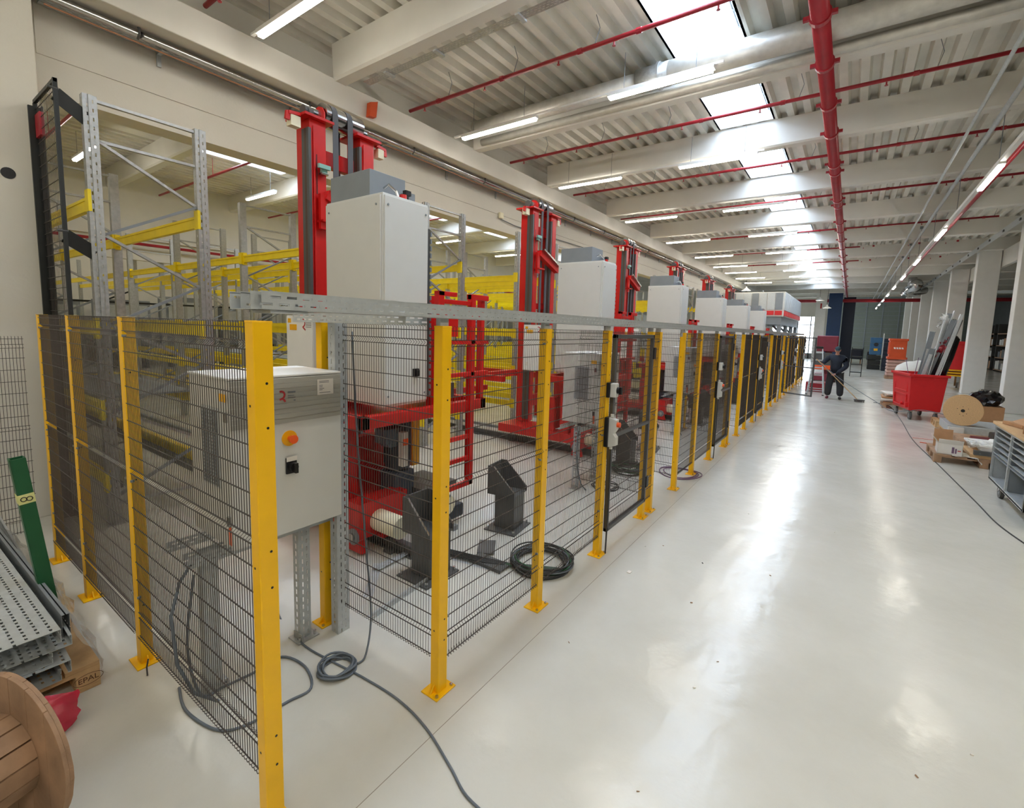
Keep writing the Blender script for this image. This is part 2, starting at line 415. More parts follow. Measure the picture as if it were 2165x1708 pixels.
# red sprinkler main with couplings
mainp = thing('sprinkler_main', 'thick red sprinkler main running down the hall under the roof', 'pipe', (0,.51,5.13))
MB().tube([(-4,0,0),(45,0,0)], .083, 20).build('pipe', REDP, mainp, smooth=True)
cs = [1.3,3.1,4.9,5.75,6.75,7.9,9.0,10.6,11.1,13.3,13.9,15.9,17.2,18.8,20.5,22.5,24.5,27,30,33,36]
for x in cs:
    c = MB(); c.tube([(x-.03,0,0),(x+.03,0,0)], .1, 16); c.box(x-.02,-.145,-.02,x+.02,.145,.02)
    c.build('coupling', REDP, mainp)
    MB().tube([(x+.12,0,.08),(x+.12,0,.5)], .008, 5).build('hanger_rod', GREY, mainp)
for i, x in enumerate((2.5,5.45,8.2,10.95,14.0,18.4,22.3,26.2)):
    t = thing('sprinkler_branch', 'red sprinkler branch pipe across the %s bay' % ORD(i), 'pipe', (x,0,5.4), group='sprinkler branch pipes')
    ye = -3.0 if i < 6 else 0
    MB().tube([(0,6.04,0),(0,ye,0)], .026, 10).build('pipe', REDP, t, smooth=True)
    MB().tube([(0,.51,-.2),(0,.51,.0)], .026, 8).build('riser', REDP, t)
    for q in (5.4,4.2,3.0,2.25,1.1,-.4,-1.7,-2.7):
        MB().tube([(0,q-.03,0),(0,q+.03,0)], .034, 8).build('socket', REDP, t)
        MB().tube([(0,q+.3,-.03),(0,q+.3,-.07)], .01, 6).tube([(0,q+.3,-.07),(0,q+.3,-.075)], .022, 8).build('sprinkler_head', REDP, t)
        MB().tube([(0,q-.2,.02),(.02,q-.25,.2),(0,q-.2,.36)], .005, 4).build('hanger', GREY, t)
t = thing('ventilation_duct', 'round foil ventilation duct crossing in front of the second roof beam', 'duct', (6.72,0,5.5))
MB().tube([(0,5.75,0),(0,2.75,0)], .12, 20).build('insulated_section', DUCT, t, smooth=True)
MB().tube([(0,2.75,0),(0,2.3,0)], .155, 24).build('galvanised_section', GALV, t, smooth=True)
MB().tube([(0,2.45,0),(0,2.42,0)], .175, 24).build('flange', GALV, t)
MB().tube([(0,2.3,0),(.0,.6,.0),(.02,-4.2,.02)], .15, 20).build('duct_section', DUCT, t, smooth=True)
o = MB().tube([(6.98,5.8,5.36),(6.98,-4.2,5.36)], .06, 14).build('insulated_pipe', DUCT, smooth=True); tag(o, 'thinner foil pipe alongside the round duct', 'pipe')
# cable tray and shiny pipe on the left wall
t = thing('wall_cable_tray', 'perforated galvanised cable tray high along the left wall', 'cable tray', (0,6.42,4.95))
MB().slot((1.25,0,0), X, Y, Z, 24.7, .16, (.03,.06,.09,.12), .09, .05, .01).box(1.25,.16,0,26,.163,.06).box(1.25,-.003,0,26,0,.06).build('tray', GALL, t)
for i in range(16):
    x = 2.2+1.55*i
    MB().box(x,-.02,-.03,x+.04,.18,-.003).box(x,.14,-.15,x+.04,.18,0).build('bracket', GALL, t)
t = thing('wall_pipe', 'shiny steel pipe hung along the left wall above the opening', 'pipe', (0,6.3,4.93))
MB().tube([(1.22,0,0),(40,0,0)], .038, 14).build('pipe', STEEL, t, smooth=True)
for i in range(14):
    x = 1.95+1.9*i
    MB().tube([(x,.0,-.05),(x,-.05,-.02),(x,-.05,.04),(x,0,.07),(x,.04,.12)], .012, 6).box(x-.015,-.02,.1,x+.015,.28,.13).build('pipe_hook', DGREY, t)
o = MB().tube([(1.25,6.345,4.865),(40,6.345,4.865)], .009, 8).build('copper_pipe', mat('copper_brown',(170,120,90),.4,metal=.3), smooth=True); tag(o, 'thin copper-brown pipe on the left wall below the steel pipe', 'pipe')
o = MB().prism([(4.62,5.2),(4.75,5.25),(4.72,5.02),(4.6,5.0)], 'y', 5.95, 6.03).build('orange_wedge', ORB); tag(o, 'orange wedge at the near beam end on the left wall', 'wedge')
t = thing('junction_box', 'small cream junction box with a cable on the left wall', 'junction box', (8.55,6.585,4.42))
MB().box(0,-.05,0,.12,0,.12).build('box', CREAM, t); MB().tube([(.06,-.02,-.02),(.6,-.02,-.06),(1.6,-.02,-.06),(5,-.02,-.02)], .01, 6).build('cable', CABLE, t)
# tray under near beam
t = thing('beam_cable_tray', 'perforated cable tray hung behind the nearest roof beam', 'cable tray', (4.3,0,5.28))
MB().slot((0,0,0), Y, X, Z, 5.7, .12, (.03,.06,.09), .05, .03, .008).build('tray', GALV, t)
for y in (.7,1.9,3.1,4.3,5.2): MB().box(-.02,y,-.025,.14,y+.05,-.003).build('bracket', GALL, t)
# right side steel channel under beams, ducts at far right
t = thing('steel_channel', 'long grey steel channel with bolts above the right columns', 'rail', (0,-3.42,5.3))
MB().box(12,-.05,0,45.9,.03,.012).box(12,.03,-.16,45.9,.04,.012).box(12,-.05,.0,45.9,-.04,.1).build('channel', GALL, t)
for i in range(19): MB().box(13+i*1.7,.04,-.1,13.12+i*1.7,.065,-.04).build('bolt_plate', DGREY, t)
t = thing('far_duct', 'silver ventilation duct at the far right under the roof', 'duct', (33,-2.6,4.9))
MB().tube([(0,0,0),(6,0,0),(7,-.4,.1),(7.4,-1,.3)], .28, 16).build('duct_pipe', STEEL, t, smooth=True); MB().tube([(2.5,0,.1),(2.5,0,.6)], .2, 14).build('duct_branch', STEEL, t, smooth=True)
for i, (x, r) in enumerate(((46.05,.09),(46.0,.06))):
    o = MB().tube([(x,-9,5.25-.3*i),(x,6,5.25-.3*i)], r, 10).build('cross_pipe', (DUCT,REDP)[i]); tag(o, ('foil','red')[i]+' pipe crossing the far end of the hall', 'pipe')
o = MB().tube([(46.05,-9,4.85),(46.05,6,4.85)], .1, 10).build('cross_pipe', REDP); tag(o, 'thick lower red pipe crossing the far end of the hall', 'pipe')
o = MB().tube([(-5,15.7,3.95),(30,15.7,3.95)], .04, 8).build('red_pipe', REDP); tag(o, 'red sprinkler main deep in the rack hall', 'pipe')
for i, x in enumerate((2.4,5.2,8.2,11.0)):
    o = MB().tube([(x,7,5.35),(x,15.8,5.35)], .028, 8).tube([(x,8.5,5.36),(x,8.5,5.755)],.006,5).tube([(x,12.5,5.36),(x,12.5,5.755)],.006,5).build('red_pipe', REDP); tag(o, 'red sprinkler branch over the racks, %s bay' % ORD(i), 'pipe')

# ================================================================== FENCE
FY = 1.69
def post_proto():
    t = thing('fence_post', 'yellow', 'fence post')
    MB().box(-.034,-.03,0,.034,.03,1.995).build('post', YEL, t, bevel=.004)
    MB().box(-.035,-.031,1.99,.035,.031,2.0).build('cap', YEL, t, bevel=.003)
    MB().box(-.075,-.06,0,.075,.06,.008).prism([(-.065,.008),(-.034,.05),(-.034,.008)], 'y', -.004, .004).prism([(.065,.008),(.034,.05),(.034,.008)], 'y', -.004, .004).build('base_plate', YEL, t, bevel=.002)
    for sx in (-1,1): MB().cyl((sx*.056,-.042,.008),(sx*.056,-.042,.018),.009,n=8).build('bolt', STEEL, t)
    for z in (.3,.42,1.02,1.16,1.62,1.78): MB().cyl((.008,-.0305,z),(.008,-.0312,z),.005,n=8).build('hole', BLACK, t)
    for z in (1.7,.36,1.1): MB().cyl((-.0345,.005,z),(-.0352,.005,z),.005,n=8).build('hole', BLACK, t)
    return t
P0 = post_proto()
POSTS = {}
def post(x, y, lab, rz=0, first=[True]):
    if first[0]: first[0] = False; P0.location = (x,y,0); P0.rotation_euler = (0,0,rz); P0['label'] = lab; P0['group'] = 'yellow fence posts'; return P0
    return dup(P0, (x,y,0), rz, lab, 'yellow fence posts')
post(.832, FY, 'yellow fence post at the near corner, cut off by the bottom edge')
for i, y in enumerate((3.2,4.27,5.12)): post(.87, y, 'yellow post of the left fence, %s behind the corner post' % ORD(i), PI/2)
MESHES = {}
def wire_mesh(L, z0=.18, z1=1.995, pitch=.0212):
    key = (round(L,2), z0, z1)
    if key in MESHES: return MESHES[key]
    H = []; mb = MB(); t = .0030
    folds = [z1-.085, (z0+z1)/2+.07, z0+.13]
    def off(z):
        for f in folds:
            if abs(z-f) < .016: return .018*(1-abs(z-f)/.016)
        return 0
    zs = [z0]; 
    for f in reversed(folds): zs += [f-.016, f, f+.016]
    zs.append(z1)
    n = int(L/pitch)
    for i in range(n+1):
        x = (L-n*pitch)/2 + i*pitch
        pts = [(x,-off(z),z) for z in zs]
        pts = [(x,.016,z0+.012),(x,.012,z0-.006),(x,-.002,z0-.008)]+pts+[(x,.012,z1+.003)]
        mb.tube(pts, t/2*1.15, 4, caps=False)
    hz = [z0+.004, z1-.02]
    for f in folds: hz += [f-.016, f+.016]
    lo = sorted(folds)
    for a, b in ((lo[0],lo[1]),(lo[1],lo[2])):
        k = max(1, round((b-a)/.1)); hz += [a+(b-a)*q/k for q in range(1,k)]
    for z in hz: mb.bar((0,.003,z),(L,.003,z), .0042)
    me = mb.build('wire_mesh', WIRE); d = me.data; bpy.data.objects.remove(me); MESHES[key] = d; return d
def panel(x, y, L, rz, lab, z0=.18, z1=1.995, clamps=True):
    t = thing('wire_mesh_fence', lab, 'mesh fence', (x,y,0), rz, 'dark wire mesh fence panels')
    o = bpy.data.objects.new('wire_mesh', wire_mesh(L, z0, z1)); COL.objects.link(o); o.parent = t; o['kind'] = 'stuff'
    if clamps:
        for z in (.42,1.1,1.9):
            for xx in (.01, L-.02): MB().box(xx-.004,-.008,z-.006,xx+.006,.010,z+.006).build('clamp', GREY, t)
    return t
yf = FY-.02
# left fence
for i, (a, b) in enumerate(((FY+.04,3.17),(3.23,4.24),(4.3,5.09))):
    panel(.845, a, b-a, PI/2, 'dark mesh panel of the left fence, %s behind the corner post' % ORD(i))
# aisle fence, one cell after the other
DEX = []
for k in range(6):
    x = 4.085*k; nm = ORD(k)
    e = 1.755 if k == 0 else 1.93+x
    post(e, FY, 'yellow aisle post at the start of cell %s from the corner' % nm)
    post(2.755+x, FY, 'yellow aisle post, second of cell %s' % nm)
    post(3.765+x, FY, 'yellow latch post of the gate of cell %s' % nm)
    post(4.85+x, FY, 'yellow hinge post of the gate of cell %s' % nm)
    post(5.09+x, FY, 'yellow aisle post at the end of cell %s' % nm)
    post(e-.01 if k else 1.735, 2.71, 'yellow post set back in the recess, at the near side of cell %s' % nm)
    panel(e+.03, yf, 2.725+x-e-.03, 0, 'dark mesh panel facing the aisle, first of cell %s' % nm)
    panel(2.785+x, yf, .95, 0, 'dark mesh panel left of the gate of cell %s' % nm)
    panel(4.88+x, yf, .18, 0, 'narrow mesh panel right of the gate of cell %s' % nm)
    panel(e, FY+.03, .93, PI/2, 'mesh panel running back into the recess at the near side of cell %s' % nm)
    panel(5.09+x, FY+.03, .93, PI/2, 'mesh panel running back into the recess at the end of cell %s' % nm)
    # gate
    g = thing('fence_gate', 'wire mesh swing gate with a dark frame, cell %s from the corner' % nm if k != 3 else 'wire mesh gate with a dark frame standing open into the aisle, cell fourth', 'gate',
              (4.80+x, yf-.02, 0), 0 if k != 3 else 0, 'fence gates')
    L = .98
    for nm2, bx in (('frame_stile',(-L,-.018,.2,-L+.035,.018,1.97)),('frame_stile',(-.035,-.018,.2,0,.018,1.97)),('frame_rail',(-L,-.018,.2,0,.018,.235)),('frame_rail',(-L,-.018,1.935,0,.018,1.97)),('frame_rail',(-L,-.016,1.05,0,.016,1.08))):
        MB().box(*bx).build(nm2, DGREY, g, bevel=.003)
    o = bpy.data.objects.new('wire_mesh', wire_mesh(L-.06, .24, 1.93)); COL.objects.link(o); o.parent = g; o.location = (-L+.03,0,0); o['kind'] = 'stuff'
    for z in (.36,1.72): MB().box(-.03,-.03,z,.035,-.012,z+.12).build('hinge', BLACK, g, bevel=.003)
    if k == 3: g.location = (4.82+x-.0, yf-.03, 0); g.rotation_euler = (0,0,1.02)
    # switch boxes on the latch post
    s = thing('switch_box', 'grey and black switch box on the gate post of cell %s' % nm, 'switch', (3.765+x,FY-.03,1.43), group='switch boxes on the gate posts')
    MB().box(-.045,-.03,0,.035,0,.13).build('back_plate', BLACK, s, bevel=.004); MB().box(-.035,-.085,.005,.03,-.03,.125).build('housing', CAB, s, bevel=.008)
    MB().cyl((0,-.085,.065),(0,-.105,.065),.028,n=16).box(-.01,-.125,.035,.01,-.105,.095).build('knob', BLACK, s)
    s = thing('gate_lock', 'grey safety lock with a red button below the switch box, gate of cell %s' % nm, 'lock', (3.765+x,FY-.03,1.0), group='safety locks of the gates')
    MB().box(-.05,-.035,0,.03,0,.26).build('back_plate', BLACK, s, bevel=.004); MB().prism([(-.035,.0),(-.1,.02),(-.1,.09),(-.075,.12),(-.1,.16),(-.1,.24),(-.035,.26)], 'x', -.03, .03).build('housing', CAB, s)
    MB().cyl((0,-.1,.2),(0,-.125,.2),.022,n=14).build('button', ORANGE, s); MB().cyl((0,-.05,.26),(0,-.05,.285),.016,n=10).cyl((0,-.05,-.02),(0,-.05,0),.014,n=10).build('cable_gland', CAB, s)
    MB().tube([(0,-.05,-.02),(.005,-.05,-.3),(.02,-.045,-.6),(.02,-.04,-.98)], .007, 6).build('cable', CABLEK, s)
# tray on top of the fence, perforated channel with an overlapping start
t = thing('fence_cable_tray', 'perforated galvanised cable tray running along the top of the fence', 'cable tray', (0,FY,2.04))
def chan(mb, x0, x1, y0, y1, z0, z1, slots=True, ps=.06, off=0.0):
    L = x1-x0
    if slots:
        mb.slot((x0,y0,z0), X, Z, Y, L, z1-z0, ((z1-z0)*.3,(z1-z0)*.72), ps, ps*.62, .009, .002, off)
        mb.slot((x0,y1,z0), X, Z, Y, L, z1-z0, ((z1-z0)*.3,(z1-z0)*.72), ps, ps*.62, .009, .002, off+.02)
        mb.slot((x0,y0,z0), X, Y, Z, L, y1-y0, ((y1-y0)*.3,(y1-y0)*.7), ps, ps*.5, .01, .002)
    else: mb.box(x0,y0-.001,z0,x1,y0+.001,z1).box(x0,y1-.001,z0,x1,y1+.001,z1).box(x0,y0,z0-.001,x1,y1,z0+.001)
    mb.box(x0,y0-.002,z1,x1,y0+.006,z1+.003).box(x0,y1-.006,z1,x1,y1+.002,z1+.003)
mb = MB(); chan(mb, .825, 9, -.04, .11, 0, .06); mb.build('tray_section', GALL, t)
mb = MB(); chan(mb, 9, 24.2, -.04, .11, 0, .06, False); mb.build('tray_section', GALL, t)
mb = MB(); chan(mb, .80, .97, -.015, .135, 0, .058, True, .07, .03); mb.build('joint_plate', GALL, t)
MB().box(.86,-.03,-.012,1.0,.1,-.002).build('support_plate', GALL, t)
for x in (1.755,2.755,3.765,4.85,5.09,6.0,6.84,7.85,8.93,9.17,10.1,10.92,11.93): MB().box(x-.02,.0,-.09,x+.02,.03,0).box(x-.03,-.01,-.04,x+.03,.002,0).build('bracket', GALL, t)
mb = MB(); chan(mb, .0, 1.0, -.04, .1, 0, .05, True, .06)
tb = thing('recess_cable_tray', 'short perforated tray running back from the fence top above the recess', 'cable tray', (1.66,1.75,2.0), PI/2); mb.build('tray_section', GALL, tb)
# galvanised slotted upright at the recess corner
def slot_post(name, lab, x, y, h, w=.08, d=.06, flat=False, z0=0, grp=None):
    t = thing(name, lab, 'support post', (x,y,z0), group=grp)
    mb = MB()
    mb.slot((-w/2,-d/2,0), Z, X, Y, h, w, (w*.32,w*.68), .05, .028, .008)
    mb.slot((-w/2,-d/2,0), Z, Y, X, h, d, (d*.5,), .05, .03, .012)
    mb.slot((w/2,-d/2,0), Z, Y, X, h, d, (d*.5,), .05, .03, .012)
    mb.build('profile', GALL, t)
    return t
def foot(t, w=.13, d=.11):
    MB().box(-w/2,-d/2,0,w/2,d/2,.008).build('foot_plate', GALV, t, bevel=.001)
    for sx in (-1,1): MB().cyl((sx*w*.36,-d*.3,.008),(sx*w*.36,-d*.3,.03),.008,n=8).build('bolt', STEEL, t)
slot_post('slotted_upright', 'tall galvanised slotted upright beside the near control cabinet', 1.735, 2.56, 2.03, .085, .07)
slot_post('slotted_upright', 'galvanised slotted upright just behind the first, by the yellow recess post', 1.79, 2.66, 2.0, .06, .05)

# ================================================================== CONTROL CABINETS
def logo(t, x, y, z, s, plane='xz'):
    # red bent-stroke emblem with grey lines, raised a hair over the door
    pts = [(0,.115),(.03,.115),(.05,.095),(.052,.07),(.04,.048),(.015,.035),(.0,.032)]
    pt2 = [(.03,.042),(.045,.025),(.06,.005)]
    def T(a, b): return (x+a*s, y, z+b*s) if plane == 'xz' else (x, y-a*s, z+b*s)
    n = Y if plane == 'xz' else X
    mb = MB()
    for P in (pts, pt2):
        for a, b in zip(P, P[1:]): mb.bar(T(*a), T(*b), .014*s*1.4, .0012, upv=n)
    mb.build('emblem', REDPR, t)
    mb = MB()
    for i, (l, b) in enumerate(((.085,.1),(.07,.065),(.085,.042),(.02,.012))):
        a0 = .085+(.065 if i == 3 else 0); mb.bar(T(a0,b), T(a0+l,b), (.018,.007,.008,.014)[i]*s, .001, upv=n)
    mb.build('small_print', PRINT, t)
def control_cabinet(lab):
    t = thing('control_cabinet', lab, 'control cabinet', (1.06,2.46,.83), group='control cabinets on slotted frames')
    W, D, H = .62, .48, .88
    MB().box(0,.02,0,W,D,H-.004).build('body', CAB, t, bevel=.004)
    MB().box(-.004,0,-.004,W+.004,.02,H-.012).build('door', CAB, t, bevel=.003)
    MB().box(-.006,.0,H-.008,W+.006,D,H+.004).build('top_lid', WHITE, t, bevel=.003)
    # protective film with folds over the upper part of the door
    mb = MB(); n = 9
    for i in range(n):
        z0 = H-.26+i*.247/n; mb.box(.0,-.0018-.0012*(i%2),z0,W,-.0004,z0+.247/n-.002)
    mb.build('protective_film', CABF, t)
    logo(t, .25, -.004, .735, .52)
    d = MB().box(.47,-.0045,.755,.572,-.0032,.845).build('data_sheet', STICK, t)
    mb = MB()
    for zz, l in ((.832,.062),(.824,.062),(.808,.022),(.8,.02),(.79,.03),(.782,.02),(.766,.07)): mb.box(.482,-.0052,zz,.482+l,-.0046,zz+.003)
    mb.build('print', PRINT, d)
    es = MB().cyl((.30,0,.533),(.30,-.004,.533),.043,n=28).build('emergency_disc', YPL, t)
    MB().tube([(.30,-.004,.533),(.30,-.03,.533),(.30,-.032,.533),(.30,-.05,.533)], [.013,.013,.022,.024], 16).build('stop_button', ORANGE, es, smooth=False)
    sw = MB().box(.275,-.012,.335,.335,0,.425).build('main_switch', BLACK, t, bevel=.002)
    MB().box(.275,-.0135,.405,.335,-.012,.43).build('switch_label', STICK, sw)
    MB().tube([(.308,-.012,.372),(.308,-.035,.372)], .024, 16).box(.3,-.06,.345,.316,-.035,.4).build('switch_knob', BLACK, sw)
    # side fan grille
    g = MB().box(-.006,.12,.3,0,.32,.72).build('grille_frame', GALL, t)
    mb = MB()
    for i in range(22): mb.box(-.010,.13,.31+i*.0185,-.006,.31,.318+i*.0185)
    for i in range(6): mb.box(-.012,.135+i*.034,.31,-.008,.139+i*.034,.71)
    mb.build('grille', GREY, g)
    for z in (.12,.66): MB().box(-.012,.02,z,0,.05,z+.05).build('latch', STEEL, t)
    MB().box(-.0055,.03,.76,-.004,.1,.8).build('yellow_sticker', YPL, t); MB().box(-.0055,.02,.02,-.004,.045,.12).build('orange_sticker', ORANGE, t)
    return t
def cabinet_stand(lab):
    t = thing('cabinet_stand', lab, 'stand', (1.0,2.62,0), group='slotted stands of the control cabinets')
    for x in (.02,.55):
        mb = MB(); w, d = .075, .06
        mb.slot((x-w/2,.04,0), Z, X, Y, .8, w, (w*.34,w*.72), .05, .028, .008).slot((x-w/2,.04,0), Z, Y, X, .8, d, (d*.5,), .05, .032, .016).slot((x+w/2,.04,0), Z, Y, X, .8, d, (d*.5,), .05, .03, .012)
        lg = mb.build('leg', GALL, t)
        MB().box(x-.07,.0,0,x+.07,.12,.008).box(x-.045,.01,.008,x-.04,.1,.05).build('foot_plate', GALV, lg)
        MB().cyl((x+.05,.02,.008),(x+.05,.02,.035),.009,n=8).cyl((x-.05,.02,.008),(x-.05,.02,.035),.009,n=8).build('bolt', STEEL, lg)
    mb = MB(); mb.slot((-.1,-.02,.745), X, Z, Y, .8, .06, (.02,.042), .05, .03, .009).slot((-.1,.02+.03,.745), X, Z, Y, .8, .06, (.02,.042), .05, .03, .009).slot((-.1,-.02,.745), X, Y, Z, .8, .07, (.02,.05), .05, .03, .009)
    mb.build('front_rail', GALL, t)
    mb = MB(); mb.slot((-.1,.26,.745), X, Z, Y, .8, .06, (.02,.042), .05, .03, .009).slot((-.1,.26,.745), X, Y, Z, .8, .06, (.03,), .05, .03, .009); mb.build('rear_rail', GALL, t)
    MB().tube([(-.08,.0,.76),(-.14,-.02,.7),(-.19,-.04,.55),(-.18,-.06,.3),(-.12,-.08,.12),(-.02,-.1,.02)], .008, 8).build('cable', CABLE, t, smooth=True)
    return t
c0 = control_cabinet('near light grey control cabinet with yellow-red stop button beside the corner post')
s0 = cabinet_stand('galvanised slotted stand under the near control cabinet')
for k in range(1,6):
    dup(c0, (1.06+.12+4.085*k,2.46,.83), None, 'light grey control cabinet in the recess of cell %s from the corner' % ORD(k))
    dup(s0, (1.0+.12+4.085*k,2.62,0), None, 'galvanised stand under the control cabinet of cell %s' % ORD(k))

# ================================================================== STACKER CRANES
CO = (3.1,4.0,0)
def crane(lab):
    t = thing('stacker_crane', lab, 'crane', CO, group='red stacker cranes in the aisles')
    def B(mb, name, m, parent=t, **k):
        mb.v = [(a, b, c+.06*min(1, max(0, (c-3.4)/.4))) if (c > 3.4 and b > 4.4) else (a, b, c) for a, b, c in mb.v]
        return mb.build(name, m, parent, org=CO, **k)
    for x0, x1 in ((2.80,2.98),(3.40,3.58)):
        mm = B(MB().box(x0,4.56,.35,x1,4.80,3.96).box(x0+.03,4.545,.35,x0+.05,4.56,3.9), 'mast', RED, bevel=.005)
        B(MB().box(x0-.03,4.535,.4,x0,4.575,3.86).box(x0-.03,4.61,.4,x0,4.655,3.86), 'guide_rail', DGREY, mm)
        B(MB().box(x0-.03,4.575,.4,x0-.012,4.61,3.86), 'guide_strip', mat('guide_brown',(84,62,50),.5), mm)
        B(MB().box(x0-.08,4.50,3.96,x1+.06,4.86,3.985), 'top_plate', RED, mm)
        hk = -1 if x0 < 3 else 1; xe = x0-.08 if hk < 0 else x1+.06
        B(MB().bar((xe,4.6,3.965),(xe+hk*.12,4.6,3.95),.05,.03).bar((xe+hk*.12,4.6,3.96),(xe+hk*.13,4.6,3.88),.04,.03), 'rope_hook', RED, mm)
        B(MB().box(xe+hk*.02 if hk>0 else xe-.1,4.58,3.84,xe+hk*.1 if hk>0 else xe,4.66,3.94), 'buffer', CREAM, mm)
        B(MB().prism([(4.58,3.985),(4.62,4.08),(4.68,4.12),(4.74,4.08),(4.78,3.985)], 'x', (x0+.03), (x0+.06)).cyl((x0+.0,4.68,4.06),(x0+.09,4.68,4.06),.055,n=18), 'bearing_bracket', DGREY, mm)
    B(MB().prism([(4.58,3.985),(4.58,4.08),(4.62,4.14),(4.68,4.16),(4.74,4.14),(4.78,4.08),(4.78,3.985)], 'x', 2.975, 2.99), 'end_flange', RED)
    B(MB().cyl((3.0,4.68,4.09),(3.46,4.68,4.09),.115,n=32), 'drum', STEEL, smooth=False)
    B(MB().cyl((2.86,4.68,4.07),(3.0,4.68,4.07),.05,n=20).cyl((3.46,4.68,4.07),(3.55,4.68,4.07),.05,n=20), 'axle', STEEL)
    for x in (3.06,3.24):
        B(MB().box(x,4.556,1.3,x+.065,4.561,4.09).box(x,4.79,1.3,x+.065,4.795,4.09).add([(x+a,4.68-.12*math.cos(PI*q/8),4.09+.12*math.sin(PI*q/8)) for q in range(9) for a in (0,.065)],[(2*q,2*q+1,2*q+3,2*q+2) for q in range(8)]), 'lifting_belt', BELT)
    B(MB().box(2.98,4.64,3.6,3.40,4.72,3.74), 'top_crossbar', RED, bevel=.003)
    B(MB().box(2.98,4.62,.6,3.40,4.72,.8).box(2.98,4.64,2.35,3.4,4.7,2.45), 'crossbar', RED)
    B(MB().bar((2.93,4.5,3.30),(3.52,4.48,3.06),.09,.1).bar((2.9,4.5,3.3),(2.9,4.5,2.95),.08,.04).box(2.86,4.44,3.02,3.04,4.54,3.04), 'cable_arm', RED)
    B(MB().bar((2.96,4.43,3.36),(3.5,4.42,3.13),.05,.03), 'cable_tray', STEEL)
    sn = B(MB().box(2.9,4.51,3.5,2.96,4.545,3.56).box(2.85,4.48,3.53,2.98,4.51,3.565), 'sensor', mat('sensor_teal',(140,190,180),.4)); B(MB().box(2.88,4.49,3.48,2.96,4.54,3.495), 'sensor_bracket', STEEL, sn)
    for z in (3.3,3.35): B(MB().box(2.86,4.543,z,2.868,4.546,z+.3), 'slot', BLACK)
    # big electrical cabinet + roof unit
    cb = B(MB().box(2.52,3.10,1.31,3.01,3.86,3.04), 'electrical_cabinet', CAB, bevel=.004)
    B(MB().box(2.53,3.085,1.33,3.0,3.10,3.02), 'door', CAB, cb, bevel=.003); B(MB().box(2.505,3.115,1.33,2.52,3.85,3.02), 'side_panel', CAB, cb, bevel=.003)
    for p in ((2.56,3.083,2.95),(2.97,3.083,2.95),(2.56,3.083,1.4),(2.97,3.083,1.4)): B(MB().cyl(p,(p[0],p[1]-.004,p[2]),.009,n=10), 'screw', GREY, cb)
    for p in ((2.503,3.16,2.95),(2.503,3.8,2.95)): B(MB().cyl(p,(p[0]-.004,p[1],p[2]),.009,n=10), 'screw', GREY, cb)
    sw = B(MB().box(2.83,3.065,1.55,2.89,3.085,1.62), 'isolator', BLACK, cb); B(MB().box(2.85,3.04,1.56,2.87,3.065,1.61), 'isolator_knob', BLACK, sw)
    B(MB().box(2.55,3.30,3.04,2.93,3.84,3.26), 'roof_unit', GREY, bevel=.004)
    B(MB().box(2.88,3.22,3.05,2.97,3.30,3.14), 'junction_box', GREY)
    B(MB().cyl((2.80,3.18,3.04),(2.80,3.18,3.09),.03,n=14), 'beacon', RED); B(MB().cyl((2.86,3.2,3.04),(2.86,3.2,3.14),.016,n=10).box(2.83,3.18,3.1,2.89,3.22,3.14), 'plug', BLACK)
    B(MB().tube([(2.68,3.28,3.13),(2.68,3.22,3.15),(2.72,3.18,3.1),(2.74,3.17,3.05)], .012, 8), 'hose', STEEL)
    B(MB().box(3.015,3.12,1.35,3.06,3.2,2.85), 'cable_chain', DGREY)
    for q in range(24): B(MB().box(3.06,3.11,1.36+q*.062,3.075,3.21,1.40+q*.062), 'cable_chain_link', GREY) if q % 1 == 0 and q < 24 else None
    # platform frame
    B(MB().box(2.25,3.02,1.17,3.78,3.10,1.27).box(2.25,3.02,1.17,2.33,3.95,1.27).box(2.25,3.87,1.17,3.8,3.95,1.27).box(3.70,3.02,1.17,3.78,3.95,1.27).box(2.33,3.1,1.19,3.7,3.87,1.2), 'platform_frame', RED, bevel=.004)
    # ladder cage at the right
    for nm, bx in (('cage_post',(3.06,3.0,.42,3.13,3.06,2.31)),('cage_post',(3.2,3.24,1.2,3.26,3.3,2.28)),('cage_post',(3.50,2.99,.42,3.56,3.05,2.31)),('cage_post',(3.72,3.05,1.2,3.77,3.11,2.31)),
                   ('cage_rail',(3.13,3.0,2.20,3.5,3.04,2.24)),('cage_rail',(3.06,3.0,2.27,3.3,3.05,2.31)),('cage_rail',(3.50,3.0,2.26,3.77,3.06,2.31)),('cage_rail',(3.13,2.99,1.83,3.77,3.03,1.87)),('cage_rail',(3.13,2.99,1.52,3.77,3.03,1.56)),('cage_rail',(3.13,2.99,.42,3.56,3.03,.47))):
        B(MB().box(*bx), nm, RED, bevel=.003)
    for z in (.68,.9): B(MB().box(3.13,3.0,z,3.5,3.03,z+.04), 'rung', RED)
    B(MB().box(3.14,3.04,1.9,3.36,3.06,2.15), 'cage_plate', RED)
    B(MB().box(3.2,3.3,1.27,3.6,3.7,1.42), 'console', DGREY); B(MB().box(3.4,3.7,.5,3.5,3.75,1.1), 'yellow_strip', YPL)
    # lower machinery
    B(MB().box(2.46,3.55,.2,2.6,3.7,1.17).box(2.66,3.75,.2,2.74,3.95,1.17).box(2.45,3.8,.3,3.2,3.9,.9), 'lower_frame', RED, bevel=.004)
    B(MB().box(2.42,3.28,.14,2.95,3.46,.46).box(2.42,3.46,.2,2.95,4.9,.34).prism([(3.3,.14),(3.42,.14),(3.45,.02),(3.26,.02)], 'x', 2.42, 2.48).box(2.6,3.2,.12,2.8,3.3,.15), 'wheel_housing', RED, bevel=.004)
